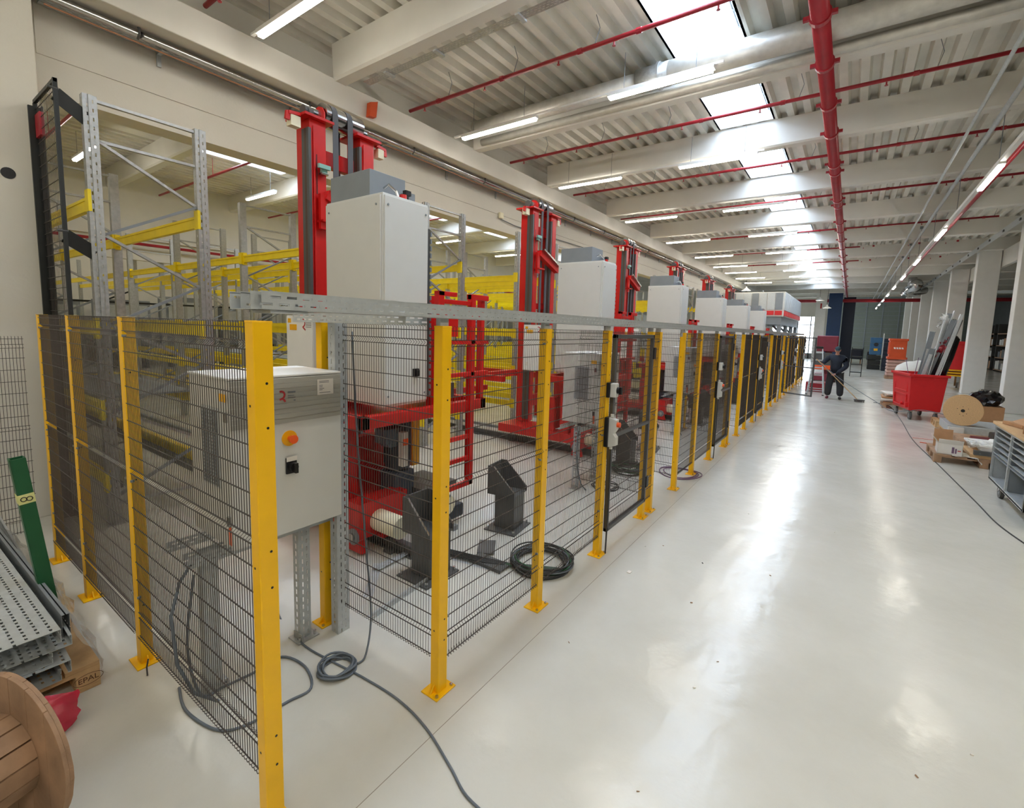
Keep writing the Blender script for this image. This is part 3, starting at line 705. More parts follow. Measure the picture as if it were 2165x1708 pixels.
    wl = B(MB().cyl((2.40,3.36,.16),(2.46,3.36,.16),.07,n=20), 'wheel_hub', GREY); B(MB().cyl((2.385,3.36,.16),(2.40,3.36,.16),.035,n=14), 'hub_cap', STEEL, wl)
    B(MB().cyl((2.62,3.28,.27),(2.62,2.98,.27),.095,n=24), 'buffer', CREAM); B(MB().cyl((3.2,3.3,.3),(3.2,2.98,.3),.09,n=24), 'buffer', CREAM)
    mt = B(MB().cyl((3.02,3.5,.62),(3.02,3.5,1.12),.12,n=24), 'motor', MOTOR)
    B(MB().box(2.9,3.38,.3,3.14,3.62,.6), 'gearbox', mat('gear_blue_grey',(70,84,100),.45), bevel=.02)
    for q in range(16):
        a = 2*PI*q/16; B(MB().box(3.02+.122*math.cos(a)-.004,3.5+.122*math.sin(a)-.004,.66,3.02+.122*math.cos(a)+.004,3.5+.122*math.sin(a)+.004,1.08), 'cooling_fin', MOTOR)
    B(MB().box(2.72,3.3,.92,2.92,3.46,1.06).prism([(2.74,.92),(2.9,.92),(2.86,.88),(2.78,.88)], 'y', 3.32, 3.44), 'terminal_box', mat('box_blue_grey',(84,98,112),.45), bevel=.006)
    B(MB().box(2.86,3.24,.7,2.92,3.3,1.02), 'sensor_box', CAB); B(MB().box(2.86,3.235,.9,2.92,3.24,.96), 'warning_label', ORANGE)
    B(MB().box(3.1,3.2,.36,3.55,3.7,.42).box(3.1,3.2,.2,3.14,3.7,.36), 'base_plate', DGREY)
    B(MB().box(3.2,3.1,.06,3.56,3.5,.2), 'drive_unit', MOTOR, bevel=.02)
    # small service cabinet on the left of the mast
    sc = B(MB().box(2.46,4.0,1.3,2.62,4.45,2.06), 'service_cabinet', CAB, bevel=.003)
    B(MB().box(2.452,4.01,1.31,2.46,4.44,2.05), 'service_door', WHITE, sc, bevel=.002)
    B(MB().box(2.449,4.26,1.92,2.452,4.38,1.975), 'warning_sticker', YPL, sc); B(MB().box(2.449,4.36,1.99,2.452,4.41,2.03), 'yellow_sticker', YPL, sc); B(MB().box(2.449,4.34,1.38,2.452,4.39,1.44), 'paper_sticker', STICK, sc)
    mb = MB(); pts = [(0,.115),(.03,.115),(.05,.095),(.052,.07),(.04,.048),(.015,.035),(.06,.005)]
    for a, b in zip(pts, pts[1:]): mb.bar((2.4495,4.17-a[0],1.92+b[1]*0+a[1]*.9),(2.4495,4.17-b[0],1.92+b[1]*.9),.013,.001,upv=X)
    B(mb, 'emblem', REDPR, sc)
    B(MB().box(2.448,4.02,1.95,2.452,4.1,1.955).box(2.448,4.02,1.97,2.452,4.1,1.975).box(2.448,4.02,1.99,2.452,4.1,1.995), 'small_print', PRINT, sc)
    # load carriage further up the aisle
    B(MB().box(2.5,5.4,1.05,3.7,5.5,1.17).box(2.5,4.9,1.05,2.6,6.6,1.15).box(3.6,4.9,1.05,3.7,6.6,1.15), 'carriage_frame', RED)
    B(MB().bar((2.6,6.2,.75),(2.75,6.2,.35),.08).bar((2.75,6.2,.35),(3.1,6.2,.3),.07).box(2.5,6.1,.7,3.6,6.2,.8), 'fork', RED)
    return t
cr0 = crane('nearest red stacker crane with a tall grey cabinet and a steel drum on top')
for k in range(1,6):
    dup(cr0, (CO[0]+4.085*k,4.0,0), None, 'red stacker crane with grey cabinet, %s from the camera' % ORD(k))
# floor rails + buffers
for k in range(6):
    x = 4.085*k
    r = thing('crane_rail', 'dark steel floor rail of the %s crane aisle' % ORD(k), 'rail', (2.7+x,2.9,0), group='crane floor rails')
    MB().box(-.05,0,0,.05,18,.012).box(-.012,0,.012,.012,18,.07).box(-.03,0,.07,.03,18,.1).build('rail', DGREY, r)
    for q in range(8): MB().box(-.1,.2+q*.8,.0,.1,.3+q*.8,.02).build('sole_plate', DGREY, r)
    r = MB().box(3.3+x,3.0,0,3.36+x,16,.05).build('guide_track', GREY); tag(r, 'low grey track beside the rail of the %s crane aisle' % ORD(k), 'rail', 'guide tracks')
def bollard(lab, loc):
    t = thing('rail_buffer_stop', lab, 'buffer stop', loc, group='dark grey buffer stops')
    MB().box(-.2,-.17,0,.17,.17,.015).build('base_plate', DGREY, t, bevel=.002)
    MB().box(-.10,-.11,.015,.13,.11,.36).build('pedestal', DGREY, t, bevel=.008)
    # wedge head: open trough sloping down towards the aisle
    wg = [(-.17,.36),(.17,.36),(.17,.40),(-.10,.66),(-.17,.66)]
    def P(sx): return MB().prism([(q[0],q[1]) for q in [(.17,.36),(-.13,.36),(-.13,.40),(.11,.64),(.17,.64)]], 'x', sx, sx+.012)
    P(-.14).build('side_plate', DGREY, t); P(.128).build('side_plate', DGREY, t)
    MB().box(-.14,-.13,.355,.14,.17,.365).build('head_floor', DGREY, t); MB().box(-.14,.158,.36,.14,.172,.64).build('impact_plate', DGREY, t, bevel=.003)
    for sx in (-.134,.134): MB().bar((sx,.11,.642),(sx,-.13,.402),.013,.004).build('bright_edge', STEEL, t)
    for a, b in ((-.17,-.14),(.14,-.14),(-.17,.14),(.14,.14)): MB().cyl((a,b,.015),(a,b,.045),.012,n=6).build('anchor_bolt', STEEL, t)
    for z in (.42,.58):
        for sx in (-.1,.1): MB().cyl((sx,.172,z),(sx,.182,z),.012,n=6).build('head_bolt', STEEL, t)
    return t
b0 = bollard('dark grey buffer stop on the floor behind the second aisle post', (2.60,2.62,0))
b1 = dup(b0, (3.74,2.66,0), None, 'dark grey buffer stop standing free between second and third aisle posts'); b1.rotation_euler = (0,0,.15)
for k in range(1,5):
    dup(b0, (2.6+4.085*k,2.62,0), None, 'dark grey buffer stop near side of cell %s' % ORD(k)); dup(b0, (3.75+4.085*k,2.66,0), .15, 'dark grey buffer stop far side of cell %s' % ORD(k))
# black festoon on the floor, channels, cable coils
t = thing('floor_cable_channel', 'slotted galvanised channel with black cables lying by the buffer stop', 'cable channel', (0,0,0))
mb = MB(); mb.slot((2.80,3.02,.0), V(.12,-.66,0), V(.66,.12,0), Z, .8, .11, (.03,.08), .06, .03, .01).build('channel', GALL, t)
for q in range(5): MB().tube([(2.84+q*.018,3.0,.02),(2.95+q*.018,2.4,.03),(3.05+q*.012,2.2,.02)], .008, 6).build('cable', CABLEK, t)
t = thing('floor_channel', 'short slotted channel lying on the floor inside the near fence cell', 'channel', (0,0,0))
MB().slot((1.93,2.48,.0), V(.78,.08,0), V(-.08,.78,0), Z, .75, .06, (.02,.04), .06, .03, .008).slot((1.93,2.48,.0), V(.78,.08,0), Z, V(-.08,.78,0), .75, .04, (.02,), .06, .03, .008).build('profile', GALL, t)
t = thing('floor_channel', 'slotted channel lying across the first, near the rail', 'channel', (0,0,0))
MB().slot((2.35,2.95,.02), V(.6,.02,0), V(0,1,0), Z, .6, .07, (.02,.05), .06, .03, .008).slot((2.1,2.7,.0), V(.45,.42,0), V(-.4,.45,0), Z, .5, .07, (.02,.05), .06, .03, .008).build('profile', GALL, t)
for (c, a, s, lab) in (((3.02,2.33,.02), .35, .17, 'dark grey flat metal sheet on the floor next to the coil'),((3.22,2.52,.02), -.6, .13, 'dark grey flat metal sheet behind the first sheet')):
    mb = MB(); d = V(math.cos(a+1.2), math.sin(a+1.2), 0); e = V(-d.y, d.x, 0)
    mb.ob((c[0],c[1],c[2]), d*s, e*.075, Z*.003).ob((c[0]+e.x*.075,c[1]+e.y*.075,c[2]-.005), d*s, e*.003, Z*.015)
    tag(mb.build('metal_sheet', DGREY), lab, 'sheet metal')
def coil(name, lab, c, R, turns, r, mats, h=.06, sq=1.0, rz=0):
    t = thing(name, lab, 'cable coil', c, rz)
    for q in range(turns):
        rr = R*(1-.26*random.random()); dx, dy = random.uniform(-.03,.03)*R*2, random.uniform(-.03,.03)*R*2; z = r+random.random()*h; ph = random.random()*6
        pts = [(dx+rr*math.cos(a), (dy+rr*math.sin(a))*sq, z+.012*math.sin(2*a+ph)) for a in [2*PI*i/28 for i in range(28)]]
        MB().tube(pts, r, 6, closed=True).build('cable_loop', mats[q%len(mats)], t, smooth=True)
    return t
cl = coil('cable_coil', 'big coil of dark and green cables lying half under the mesh fence', (3.3,1.98,0), .27, 22, .0065, [CABLEK,CABLE,CABLEK,CABLEG,CABLEK], .06)
for q in range(6):
    MB().tube([(-.28,.42+.02*q,.02),(-.2,.2-.03*q,.02),(-.12,.02-.05*q*.5,.03),(0,-.22,.03),(.1,-.24,.03)], .0065, 6).build('cable_end', [CABLEK,CABLEG][q%2], cl, smooth=True)
cl.children[0].name = 'cable_loop'
coil('cable_coil', 'small grey cable coil on the floor in the near corner of the fence', (1.505,2.26,0), .105, 7, .0065, [CABLE], .02)
coil('cable_coil', 'green cable coil inside the second cell near the gate', (6.35,2.45,0), .24, 12, .007, [CABLEG,CABLEK], .08)
coil('cable_coil', 'thin purple cable loop crossing under the fence further along', (6.75,1.82,0), .3, 3, .007, [PURPLE], .01)
coil('cable_coil', 'thin black cable loops below the second control cabinet', (5.5,2.4,0), .18, 4, .005, [CABLEK], .02)
def cable(lab, pts, r=.008, m=CABLE):
    P = [V(*p, r) if len(p) == 2 else V(*p) for p in pts]; out = []
    for i in range(len(P)-1):
        p0, p1, p2, p3 = P[max(i-1,0)], P[i], P[i+1], P[min(i+2,len(P)-1)]
        for q in range(6):
            s = q/6; out.append(.5*((2*p1)+(p2-p0)*s+(2*p0-5*p1+4*p2-p3)*s*s+(3*p1-p0-3*p2+p3)*s**3))
    out.append(P[-1]); tag(MB().tube(out, r, 8).build('cable', m, smooth=True), lab, 'cable')
cable('grey cable snaking from the stand past the coil towards the bottom edge', [(1.62,3.3,.3),(1.56,3.0),(1.50,2.62),(1.52,2.34),(1.55,2.10),(1.565,1.81),(1.53,1.56),(1.45,1.32),(1.39,1.16),(1.38,.95)], .006)
cable('grey cable hanging from the fence top down to the small coil', [(1.76,2.45,1.95),(1.77,2.42,1.3),(1.78,2.35,.6),(1.76,2.28,.2),(1.66,2.2,.03),(1.60,2.2)], .006)
cable('grey cable looping around the foot of the near control cabinet stand', [(.93,2.62,.7),(.88,2.6,.35),(.93,2.6,.05),(1.05,2.62),(1.2,2.6),(1.36,2.6),(1.40,2.42),(1.33,2.24),(1.2,2.25),(1.0,2.27),(.9,2.36),(.86,2.6),(.9,2.8)], .007)
cable('dark thin cable running along the floor on the right side', [(18.4,-.75,.01),(17.9,-1.1),(14.9,-1.18),(12.2,-1.18),(10,-1.32),(8.06,-1.44),(7.18,-1.49),(6.5,-1.62)], .007, CABLEK)
cable('grey cable strung from the fence top across to the red bin', [(16.9,1.6,2.06),(17.6,.95,1.35),(18.2,.6,1.02),(17.6,.0,.62),(16.6,-.7,.25),(15.7,-1.05,.12),(15.0,-1.6,.3),(14.2,-2.2,.25)], .008, CABLE)
tag(MB().tube([(.86,3.12,.05),(.84,3.08,.03),(.83,3.04,.006)], .004, 5).build('cable_tie', CABLEK), 'short black cable tie end by the left fence foot', 'cable tie')
random.seed(5)
for i in range(16):
    x, y = random.uniform(1.2,6), random.uniform(-.9,1.5)
    o = MB().tube([(0,0,.001),(random.uniform(-.012,.012),.01,.004)], random.uniform(.002,.005), 5).build('debris', random.choice([WOODD,STICK,CABLEK])); o.location = (x,y,0)
    tag(o, 'tiny crumb of debris on the floor', 'debris', 'crumbs on the aisle floor')
tag(MB().box(3.62,1.32,0,3.66,1.35,.006).build('paper_scrap', STICK), 'small white scrap on the floor in front of the third aisle post', 'scrap')
# floor joint
for i, (a, b) in enumerate((((.6,1.5),(30,1.62)),)):
    d = MB().bar((a[0],a[1],.0004),(b[0],b[1],.0004),.003,.0008).build('trim_130', mat('floor_joint',(140,130,116),.7)); d['kind'] = 'structure'; d['label'] = 'thin floor joint line along the fence'

# ================================================================== PALLET RACKS
def rack(lab, x, rows=6, w=.87):
    t = thing('pallet_rack', lab, 'rack', (x,5.65,0), group='pallet racks behind the openings')
    H = 3.93
    for j in range(rows+1):
        y = j*2.75
        for xx in (0, w):
            mb = MB()
            if j < 1:
                mb.slot((xx-.05,y-.035,0), Z, X, Y, H, .10, (.03,.07), .075, .03, .01).slot((xx-.05,y-.035,0), Z, Y, X, H, .07, (.035,), .075, .025, .012).slot((xx+.05,y-.035,0), Z, Y, X, H, .07, (.035,), .075, .025, .012)
                mb.box(xx-.012,y-.045,0,xx+.012,y-.035,H)
            else:
                mb.box(xx-.05,y-.035,0,xx+.05,y-.032,H).box(xx-.05,y-.035,0,xx-.047,y+.035,H).box(xx+.047,y-.035,0,xx+.05,y+.035,H)
            u = mb.build('upright', GALV, t)
            MB().box(xx-.07,y-.06,0,xx+.07,y+.06,.008).build('foot_plate', GALV, u)
        if j > 3: continue
        z = .25; k = 0; pts = [3.56-.41*q for q in range(9)]
        for a, b in zip(pts, pts[1:]):
            p, q = ((w-.05,y,a),(.05,y,b)) if k % 2 else ((.05,y,a),(w-.05,y,b)); k += 1
            MB().bar(p, q, .035, .025).build('diagonal_brace', GALV if k % 2 else GREY, t)
        for z in (.2,3.56,3.9): MB().bar((.05,y,z),(w-.05,y,z-.0),.035,.025).build('horizontal_brace', GALV, t)
    for j in range(rows):
        y = j*2.75
        for z in (3.02,1.88,1.12,.42):
            for xx in (0, w):
                if z != 3.02 and j > 3 : continue
                b = MB().box(xx-.022,y+.05,z-.06,xx+.022,y+2.7,z+.055).box(xx-.03,y+.05,z+.03,xx+.03,y+2.7,z+.055).build('load_beam', YELR, t)
                if j < 3:
                    MB().box(xx-.03,y+.035,z-.1,xx+.03,y+.055,z+.1).box(xx-.055,y-.04,z-.09,xx-.03,y+.055,z+.1).build('beam_connector', YELR, b)
                    MB().box(xx-.03,y+2.69,z-.1,xx+.03,y+2.715,z+.1).build('beam_connector', YELR, b)
    return t
RXS = [1.36,3.92,5.44,8.0,9.52,12.08,13.6,16.16,17.68,20.2,21.8]
r0 = rack('galvanised rack run with yellow beams just inside the near opening', RXS[0])
for i, x in enumerate(RXS[1:]):
    dup(r0, (x,5.65,0), None, 'galvanised rack run with yellow beams, %s from the near end' % ORD(i+1))
for i, x in enumerate((1.36,5.44)):
    for j in range(4):
        o = MB().box(x+.03,6.0+j*2.75,1.18,x+.84,8.3+j*2.75,1.2).build('steel_shelf', GREY); tag(o, 'grey steel shelf laid in rack run %s, bay %s' % (ORD(i), ORD(j)), 'shelf')
        o = MB().box(x+.05,5.8+j*2.75,.30,x+.12,8.4+j*2.75,.36).box(x+.75,5.8+j*2.75,.30,x+.82,8.4+j*2.75,.36).build('shuttle_rails', DGREY); tag(o, 'dark shuttle rails low in rack run %s, bay %s' % (ORD(i), ORD(j)), 'rail')
# far machinery behind the racks
random.seed(11)
for i in range(12):
    x = 3.2+i*2.1; h = random.uniform(2.3,2.9)
    t = thing('conveyor_unit', 'grey conveyor housing at the back of the rack hall, %s from the left' % ORD(i), 'machine', (x,22.45,0), group='grey conveyor housings')
    MB().box(0,0,.9,1.6,.8,h).build('housing', GREY, t, bevel=.02); MB().box(.1,-.02,1.5,1.5,0,h-.2).build('panel', GALL, t)
    for a in (.1,1.4): MB().box(a,.1,0,a+.1,.7,.9).build('leg', DGREY, t)
    MB().bar((.3,-.1,h),(1.0,-.1,h+.35),.09,.05).build('belt_arm', BLKM, t)
for i in range(9):
    o = MB().box(2.4+i*2.2,19.9,0,2.46+i*2.2,19.96,2.5).build('steel_post', BLKM); tag(o, 'dark thin steel post in front of the conveyor housings, %s from the left' % ORD(i), 'post')
o = MB().box(2.4,19.9,2.44,20.06,19.96,2.5).build('steel_rail', BLKM); tag(o, 'dark rail joining the thin posts deep in the rack hall', 'rail')
# near end guard of the racks
t = thing('rack_end_guard', 'tall mesh guard frame with black bars at the left end of the opening', 'guard', (1.13,5.56,0))
MB().box(-.015,0,0,.015,.03,3.96).build('frame_bar', BLKM, t); MB().box(-.015,.72,0,.015,.75,3.93).build('frame_bar', BLKM, t); MB().box(-.012,0,3.93,.012,.75,3.96).build('top_bar', BLKM, t)
mb = MB()
for i in range(38): mb.bar((0,0,.1+i*.102),(0,.74,.1+i*.102),.005)
for i in range(16): mb.bar((.003,.02+i*.047,.1),(.003,.02+i*.047,3.93),.0028)
o = mb.build('wire_mesh', WIRE, t); o['kind'] = 'stuff'
for z in (3.78,2.62): MB().bar((.0,.02,z+.06),(.21,.08,z-.06),.12,.01,upv=Y).build('bracket', BLKM, t)
for z in (3.78,2.62): MB().cyl((-.05,.01,z+.1),(.02,.01,z+.1),.012,n=8).build('bolt', DGREY, t)
MB().box(-.01,.55,3.62,.02,.75,3.82).build('red_box', REDP, t)
t = thing('black_edge_profile', 'tall dark green-black steel profile against the white pier on the left', 'post', (1.10,6.28,0))
MB().box(-.02,0,.0,.07,.03,3.9).box(.06,-.06,0,.07,.03,3.9).build('profile', BLKM, t)
MB().box(-.05,-.1,0,.12,.06,.01).build('foot', BLKM, t)
# loose mesh panel leaning by the pier
panel(-1.35, 5.92, 1.1, 0, 'loose mesh panel standing in front of the white pier, outer one', .03, 1.8, False)
panel(-.22, 5.95, 1.1, 0, 'loose mesh panel standing in front of the white pier, inner one', .03, 1.8, False)
o = MB().cyl((.93,6.356,3.27),(.93,6.36,3.27),.05,n=20).build('wall_hole', BLACK); o['kind'] = 'structure'

# ================================================================== LEFT FOREGROUND
def crumple(pts_grid, amp, seed, sub=3):
    """pts_grid: rows of 3-D points; returns MB of a crumpled sheet"""
    random.seed(seed); R, C_ = len(pts_grid), len(pts_grid[0]); rows = []
    nR, nC = (R-1)*sub+1, (C_-1)*sub+1
    for i in range(nR):
        row = []
        for j in range(nC):
            a, b = min(i/sub, R-1.0001), min(j/sub, C_-1.0001); i0, j0 = int(a), int(b); fa, fb = a-i0, b-j0
            p = (V(pts_grid[i0][j0])*(1-fa)*(1-fb)+V(pts_grid[i0+1][j0])*fa*(1-fb)+V(pts_grid[i0][j0+1])*(1-fa)*fb+V(pts_grid[i0+1][j0+1])*fa*fb)
            p += V(random.gauss(0,amp), random.gauss(0,amp), random.gauss(0,amp)); p.z = max(p.z, .004); row.append(p)
        rows.append(row)
    mb = MB(); mb.add([p for r in rows for p in r], [(i*nC+j, i*nC+j+1, (i+1)*nC+j+1, (i+1)*nC+j) for i in range(nR-1) for j in range(nC-1)])
    return mb
t = thing('cable_drum', 'large wooden cable drum cut off at the lower left corner', 'cable drum', (.265,2.5,.31), math.atan2(-.29,-.96))
R = .31
def disc(x0, x1, R, nplank, name, parent):
    wv = 2*R/nplank
    for q in range(nplank):   # planks of the flange, sawn to a circle
        y0, y1 = -R+q*wv+.001, -R+(q+1)*wv-.001; ps = []
        n = 7
        for i in range(n+1):
            y = y0+(y1-y0)*i/n; ps.append((y, math.sqrt(max(0,R*R-y*y))))
        for i in range(n, -1, -1):
            y = y0+(y1-y0)*i/n; ps.append((y, -math.sqrt(max(0,R*R-y*y))))
        MB().prism(ps, 'x', x0, x1).build(name, WOODD, parent, bevel=.0015)
disc(0, .014, R, 6, 'flange_board', t)
for q in range(0):
    pass
MB().tube([(.014+ -.0,0,0),(.016,0,0)], R*.2, 20).build('hub_plate', STEEL, t)
for q in range(14):
    a = 2*PI*q/14; r = .15
    mb = MB(); mb.ob((.22, r*math.cos(a), r*math.sin(a)), X*.205, V(0,-math.sin(a),math.cos(a))*.0325, V(0,math.cos(a),math.sin(a))*.008); mb.build('barrel_stave', WOODD, t)
d2 = MB(); disc(.425, .45, R, 6, 'flange_board', t)
disc(-.016, -.001, R-.004, 5, 'outer_board', t)
# pallet with stacked trays
def pallet(lab, loc, rz=0, L=1.2, W=.8, wood=WOOD, stamp=None, name='pallet'):
    t = thing(name, lab, 'pallet', loc, rz)
    for i, (y0, w) in enumerate(((0,.14),(.165,.1),(.33,.14),(.535,.1),(.66,.14))):
        MB().box(0,y0*W/.8,.122,L,(y0+w)*W/.8,.144).build('deck_board', wood, t, bevel=.002)
    for x in (0,L/2-.07,L-.14): MB().box(x,0,.1,x+.14,W,.122).build('stringer_board', wood, t)
    for y in (0,W/2-.05,W-.1):
        MB().box(0,y,0,L,y+.1,.022).build('base_board', wood, t, bevel=.002)
        for x in (0,L/2-.07,L-.14): MB().box(x,y,.022,x+.14,y+.1,.1).build('block', wood, t, bevel=.003)
    return t
pa = pallet('pale wooden pallet under the stacked perforated trays at the left edge', (.66,3.17,0), PI/2)
def text(s, size, m, parent, loc, rot, name='lettering', ext=.0006):
    c = bpy.data.curves.new(name, 'FONT'); c.body = s; c.size = size; c.extrude = ext; c.align_x = 'CENTER'; c.align_y = 'CENTER'
    c.resolution_u = 3
    o = bpy.data.objects.new(name, c); COL.objects.link(o)
    dg = bpy.context.evaluated_depsgraph_get(); me = bpy.data.meshes.new_from_object(o.evaluated_get(dg)); bpy.data.objects.remove(o)
    me.name = name; me.materials.clear(); me.materials.append(m)
    o = bpy.data.objects.new(name, me); COL.objects.link(o); o.location = loc; o.rotation_euler = rot
    if parent: o.parent = parent
    return o
text('EPAL', .04, mat('burnt_stamp',(92,62,40),.8), pa, (-.0008,.05+.0,.062), (PI/2,0,-PI/2), 'stamp')
MB().tube([(-.0006,.05+.062*math.cos(a),.062+.03*math.sin(a)) for a in [2*PI*i/24 for i in range(24)]], .0013, 5, closed=True).build('stamp_ring', bpy.data.materials['burnt_stamp'], pa)
def flat_tray(lab, x, y, z, L, W, H, rz, up=False, pale=True):
    t = thing('perforated_tray', lab, 'cable tray', (x,y,z), rz, 'stacked perforated trays at the left edge')
    mb = MB(); rows = [W*(i+.7)/8.4 for i in range(8)]
    zt = 0 if up else H
    mb.slot((-W,0,zt), Y, X, Z, L, W, rows, .04, .02, .011, .002)
    mb.slot((-W,0,0), Y, Z, X, L, H, (H*.5,), .04, .018, .007, .002); mb.slot((0,0,0), Y, Z, X, L, H, (H*.5,), .04, .018, .007, .002)
    ze = H if up else 0
    mb.box(-W,0,ze-.001,-W+.012,L,ze+.001).box(-.012,0,ze-.001,0,L,ze+.001)
    mb.build('tray', GALL if pale else GREY, t); return t
specs = [('lowest tray of the stack',.50,3.12,.15,.30,.06,.03,True),('second tray of the stack, turned slightly',.53,3.07,.205,.3,.06,-.03,False),('third tray of the stack',.47,3.10,.27,.28,.055,.05,True),
         ('fourth tray of the stack, pushed to the right',.545,3.10,.33,.26,.05,-.02,True),('top pale perforated tray of the stack',.50,3.06,.385,.36,.065,.02,False)]
for s in specs: flat_tray(s[0]+' at the left edge', s[1], s[2], s[3], 2.4, s[4], s[5], s[6], s[7])
flat_tray('narrow grey tray standing at the right side of the stack', .56, 3.2, .3, 2.2, .03, .15, .02, True, False)
flat_tray('left lower tray of the stack beside the wooden drum', .2, 3.15, .15, 2.4, .3, .06, 0, False)
flat_tray('left upper tray of the stack beside the wooden drum', .17, 3.1, .24, 2.4, .3, .06, .02, True)
t = thing('green_post', 'green square steel post with a yellow label strip standing behind the tray stack', 'post', (.60,3.72,.0))
mb = MB()
def gp(z): return (-.115*(z/1.2), .0, z)
for dx, dy, w, d in ((-.03,0,.006,.06),(.03,0,.006,.06),(0,-.03,.06,.006),(-.0,.03,.06,.006)):
    mb.bar((gp(0)[0]+dx,dy,0),(gp(1.2)[0]+dx,dy,1.2),d,w,upv=X)
mb.build('profile', GREEN, t)
a = gp(.97); lb = MB().bar((a[0]+.003,0,.94),(a[0]-.003,0,.995),.069,.069,upv=X).build('label_strip', mat('pale_yellow_tape',(222,222,150),.6), t)
for s in (-.012,.012): MB().tube([(a[0]+s+.012*math.cos(q),-.0357,.967+.012*math.sin(q)) for q in [2*PI*i/14 for i in range(14)]], .0022, 5, closed=True).build('printed_ring', BLACK, lb)
tag(crumple([[(.60,3.15,.28),(.66,3.14,.16),(.70,3.18,.03)],[(.58,3.5,.42),(.66,3.5,.22),(.73,3.5,.01)],[(.56,3.9,.5),(.66,3.9,.3),(.74,3.95,.01)],[(.53,4.4,.55),(.64,4.4,.3),(.72,4.4,.02)],[(.5,4.9,.5),(.6,4.9,.2),(.66,4.9,.01)]], .010, 3, 4).build('plastic_film', FILM, smooth=True), 'crumpled clear plastic film hanging over the tray stack', 'plastic film')
tag(crumple([[(.30,3.02,.16),(.42,3.0,.17),(.53,2.98,.16)],[(.28,2.95,.06),(.40,2.93,.08),(.52,2.95,.07)],[(.30,2.9,.01),(.42,2.88,.01),(.5,2.93,.01)]], .008, 4, 4).build('red_film', REDFILM, smooth=True), 'crumpled red plastic film under the tray ends', 'plastic film')

# ================================================================== RIGHT SIDE OBJECTS
def caster(t, x, y, z0, r, wd=.03, name='caster'):
    c = MB().box(x-.03,y-.035,z0+2*r,x+.03,y+.035,z0+2*r+.012).prism([(x-.02,z0+2*r),(x+.02,z0+2*r),(x+.045,z0+r*.9),(x+.02,z0+r*.9)], 'y', y-.03, y-.024).prism([(x-.02,z0+2*r),(x+.02,z0+2*r),(x+.045,z0+r*.9),(x+.02,z0+r*.9)], 'y', y+.024, y+.03).build(name, STEEL, t)
    MB().cyl((x+.03,y-.02,z0+r),(x+.03,y+.02,z0+r),r,n=24).build('tyre', DGREY, c); MB().cyl((x+.03,y-.023,z0+r),(x+.03,y+.023,z0+r),r*.55,n=18).build('wheel', GREY, c)
t = thing('waste_container', 'red plastic wheeled container full of grey metal offcuts', 'container', (15.225,-1.642,0), .21)
def taper(mb, x0,x1,y0,y1,z0,z1,dx,dy):
    return mb.add([(x0+dx,y0+dy,z0),(x1-dx,y0+dy,z0),(x1-dx,y1-dy,z0),(x0+dx,y1-dy,z0),(x0,y0,z1),(x1,y0,z1),(x1,y1,z1),(x0,y1,z1)], [(0,3,2,1),(0,1,5,4),(1,2,6,5),(2,3,7,6),(3,0,4,7)])
mb = MB(); taper(mb, 0,1.3,-.36,.36,.24,1.12,.07,.05); taper(mb, .02,1.28,-.34,.34,.28,1.12,.07,.05); mb.build('body', REDL, t)
MB().box(-.04,-.4,1.09,1.34,-.34,1.15).box(-.04,.34,1.09,1.34,.4,1.15).box(-.04,-.34,1.09,.02,.34,1.15).box(1.28,-.34,1.09,1.34,.34,1.15).build('rim', REDL, t, bevel=.012)
MB().box(.0,-.3,1.02,.03,-.1,1.09).box(.0,.1,1.02,.03,.3,1.09).build('rim_bracket', REDL, t)
for z0, z1 in ((.3,.62),(.68,1.0)):
    MB().box(.2,.33,z0,1.1,.352,z0+.03).box(.2,.33,z1-.03,1.1,.352,z1).box(.2,.33,z0,.24,.352,z1).box(1.06,.33,z0,1.1,.352,z1).build('side_frame', REDL, t, bevel=.006)
MB().box(.12,.29,.3,.2,.37,.42).cyl((.5,.33,.36),(.5,.37,.36),.04,n=14).build('boss', REDL, t)
for x in (.12,1.1):
    for y in (-.25,.25): caster(t, x, y, 0, .1)
random.seed(21)
for i in range(20):
    u = i/19; bx, by = 15.35+random.random()*.9, -1.42-.36*u
    top = 1.6+ (1.0*min(1, u*2.2) if u < .55 else 1.1-.9*(u-.55)) + random.uniform(-.12,.12)
    lean = -.14-.12*random.random(); a = V(bx, by, .5); b = V(bx+random.uniform(-.1,.1), by+lean*(top-.5)*.9, top)
    mb = MB(); q = i % 4
    if q == 0: mb.bar(a, b, .13, .06)
    elif q == 1: mb.bar(a+V(0,.05,0), b+V(0,.05,0), .012, .1).bar(a, b, .1, .012)
    elif q == 2: mb.tube([a,b], .035, 10)
    else: mb.bar(a, b, .16, .02)
    tag(mb.build('metal_offcut', (GALL,GREY,GALV,GALL)[q]), 'grey metal offcut standing in the red container, %s from the left' % (ORD(i) if i < 18 else ('nineteenth','last')[i-18]), 'metal offcut', 'metal offcuts in the red container')
o = MB().tube([(15.5,-1.78,.9),(15.55,-1.93,1.6),(15.6,-2.03,2.05),(15.6,-2.05,2.12)], [.14,.15,.13,.06], 14).build('black_foil_roll', BLKFOIL, smooth=True); tag(o, 'crumpled black and silver foil roll at the right of the red container', 'foil roll')
tag(crumple([[(15.5,-1.75,1.55),(15.45,-1.9,1.6)],[(15.45,-1.78,1.8),(15.42,-1.95,1.85)],[(15.5,-1.85,2.05),(15.5,-2.0,2.1)]], .03, 8, 5).build('red_wrap', REDP, smooth=True), 'red plastic scrap tangled in the foil', 'plastic scrap')
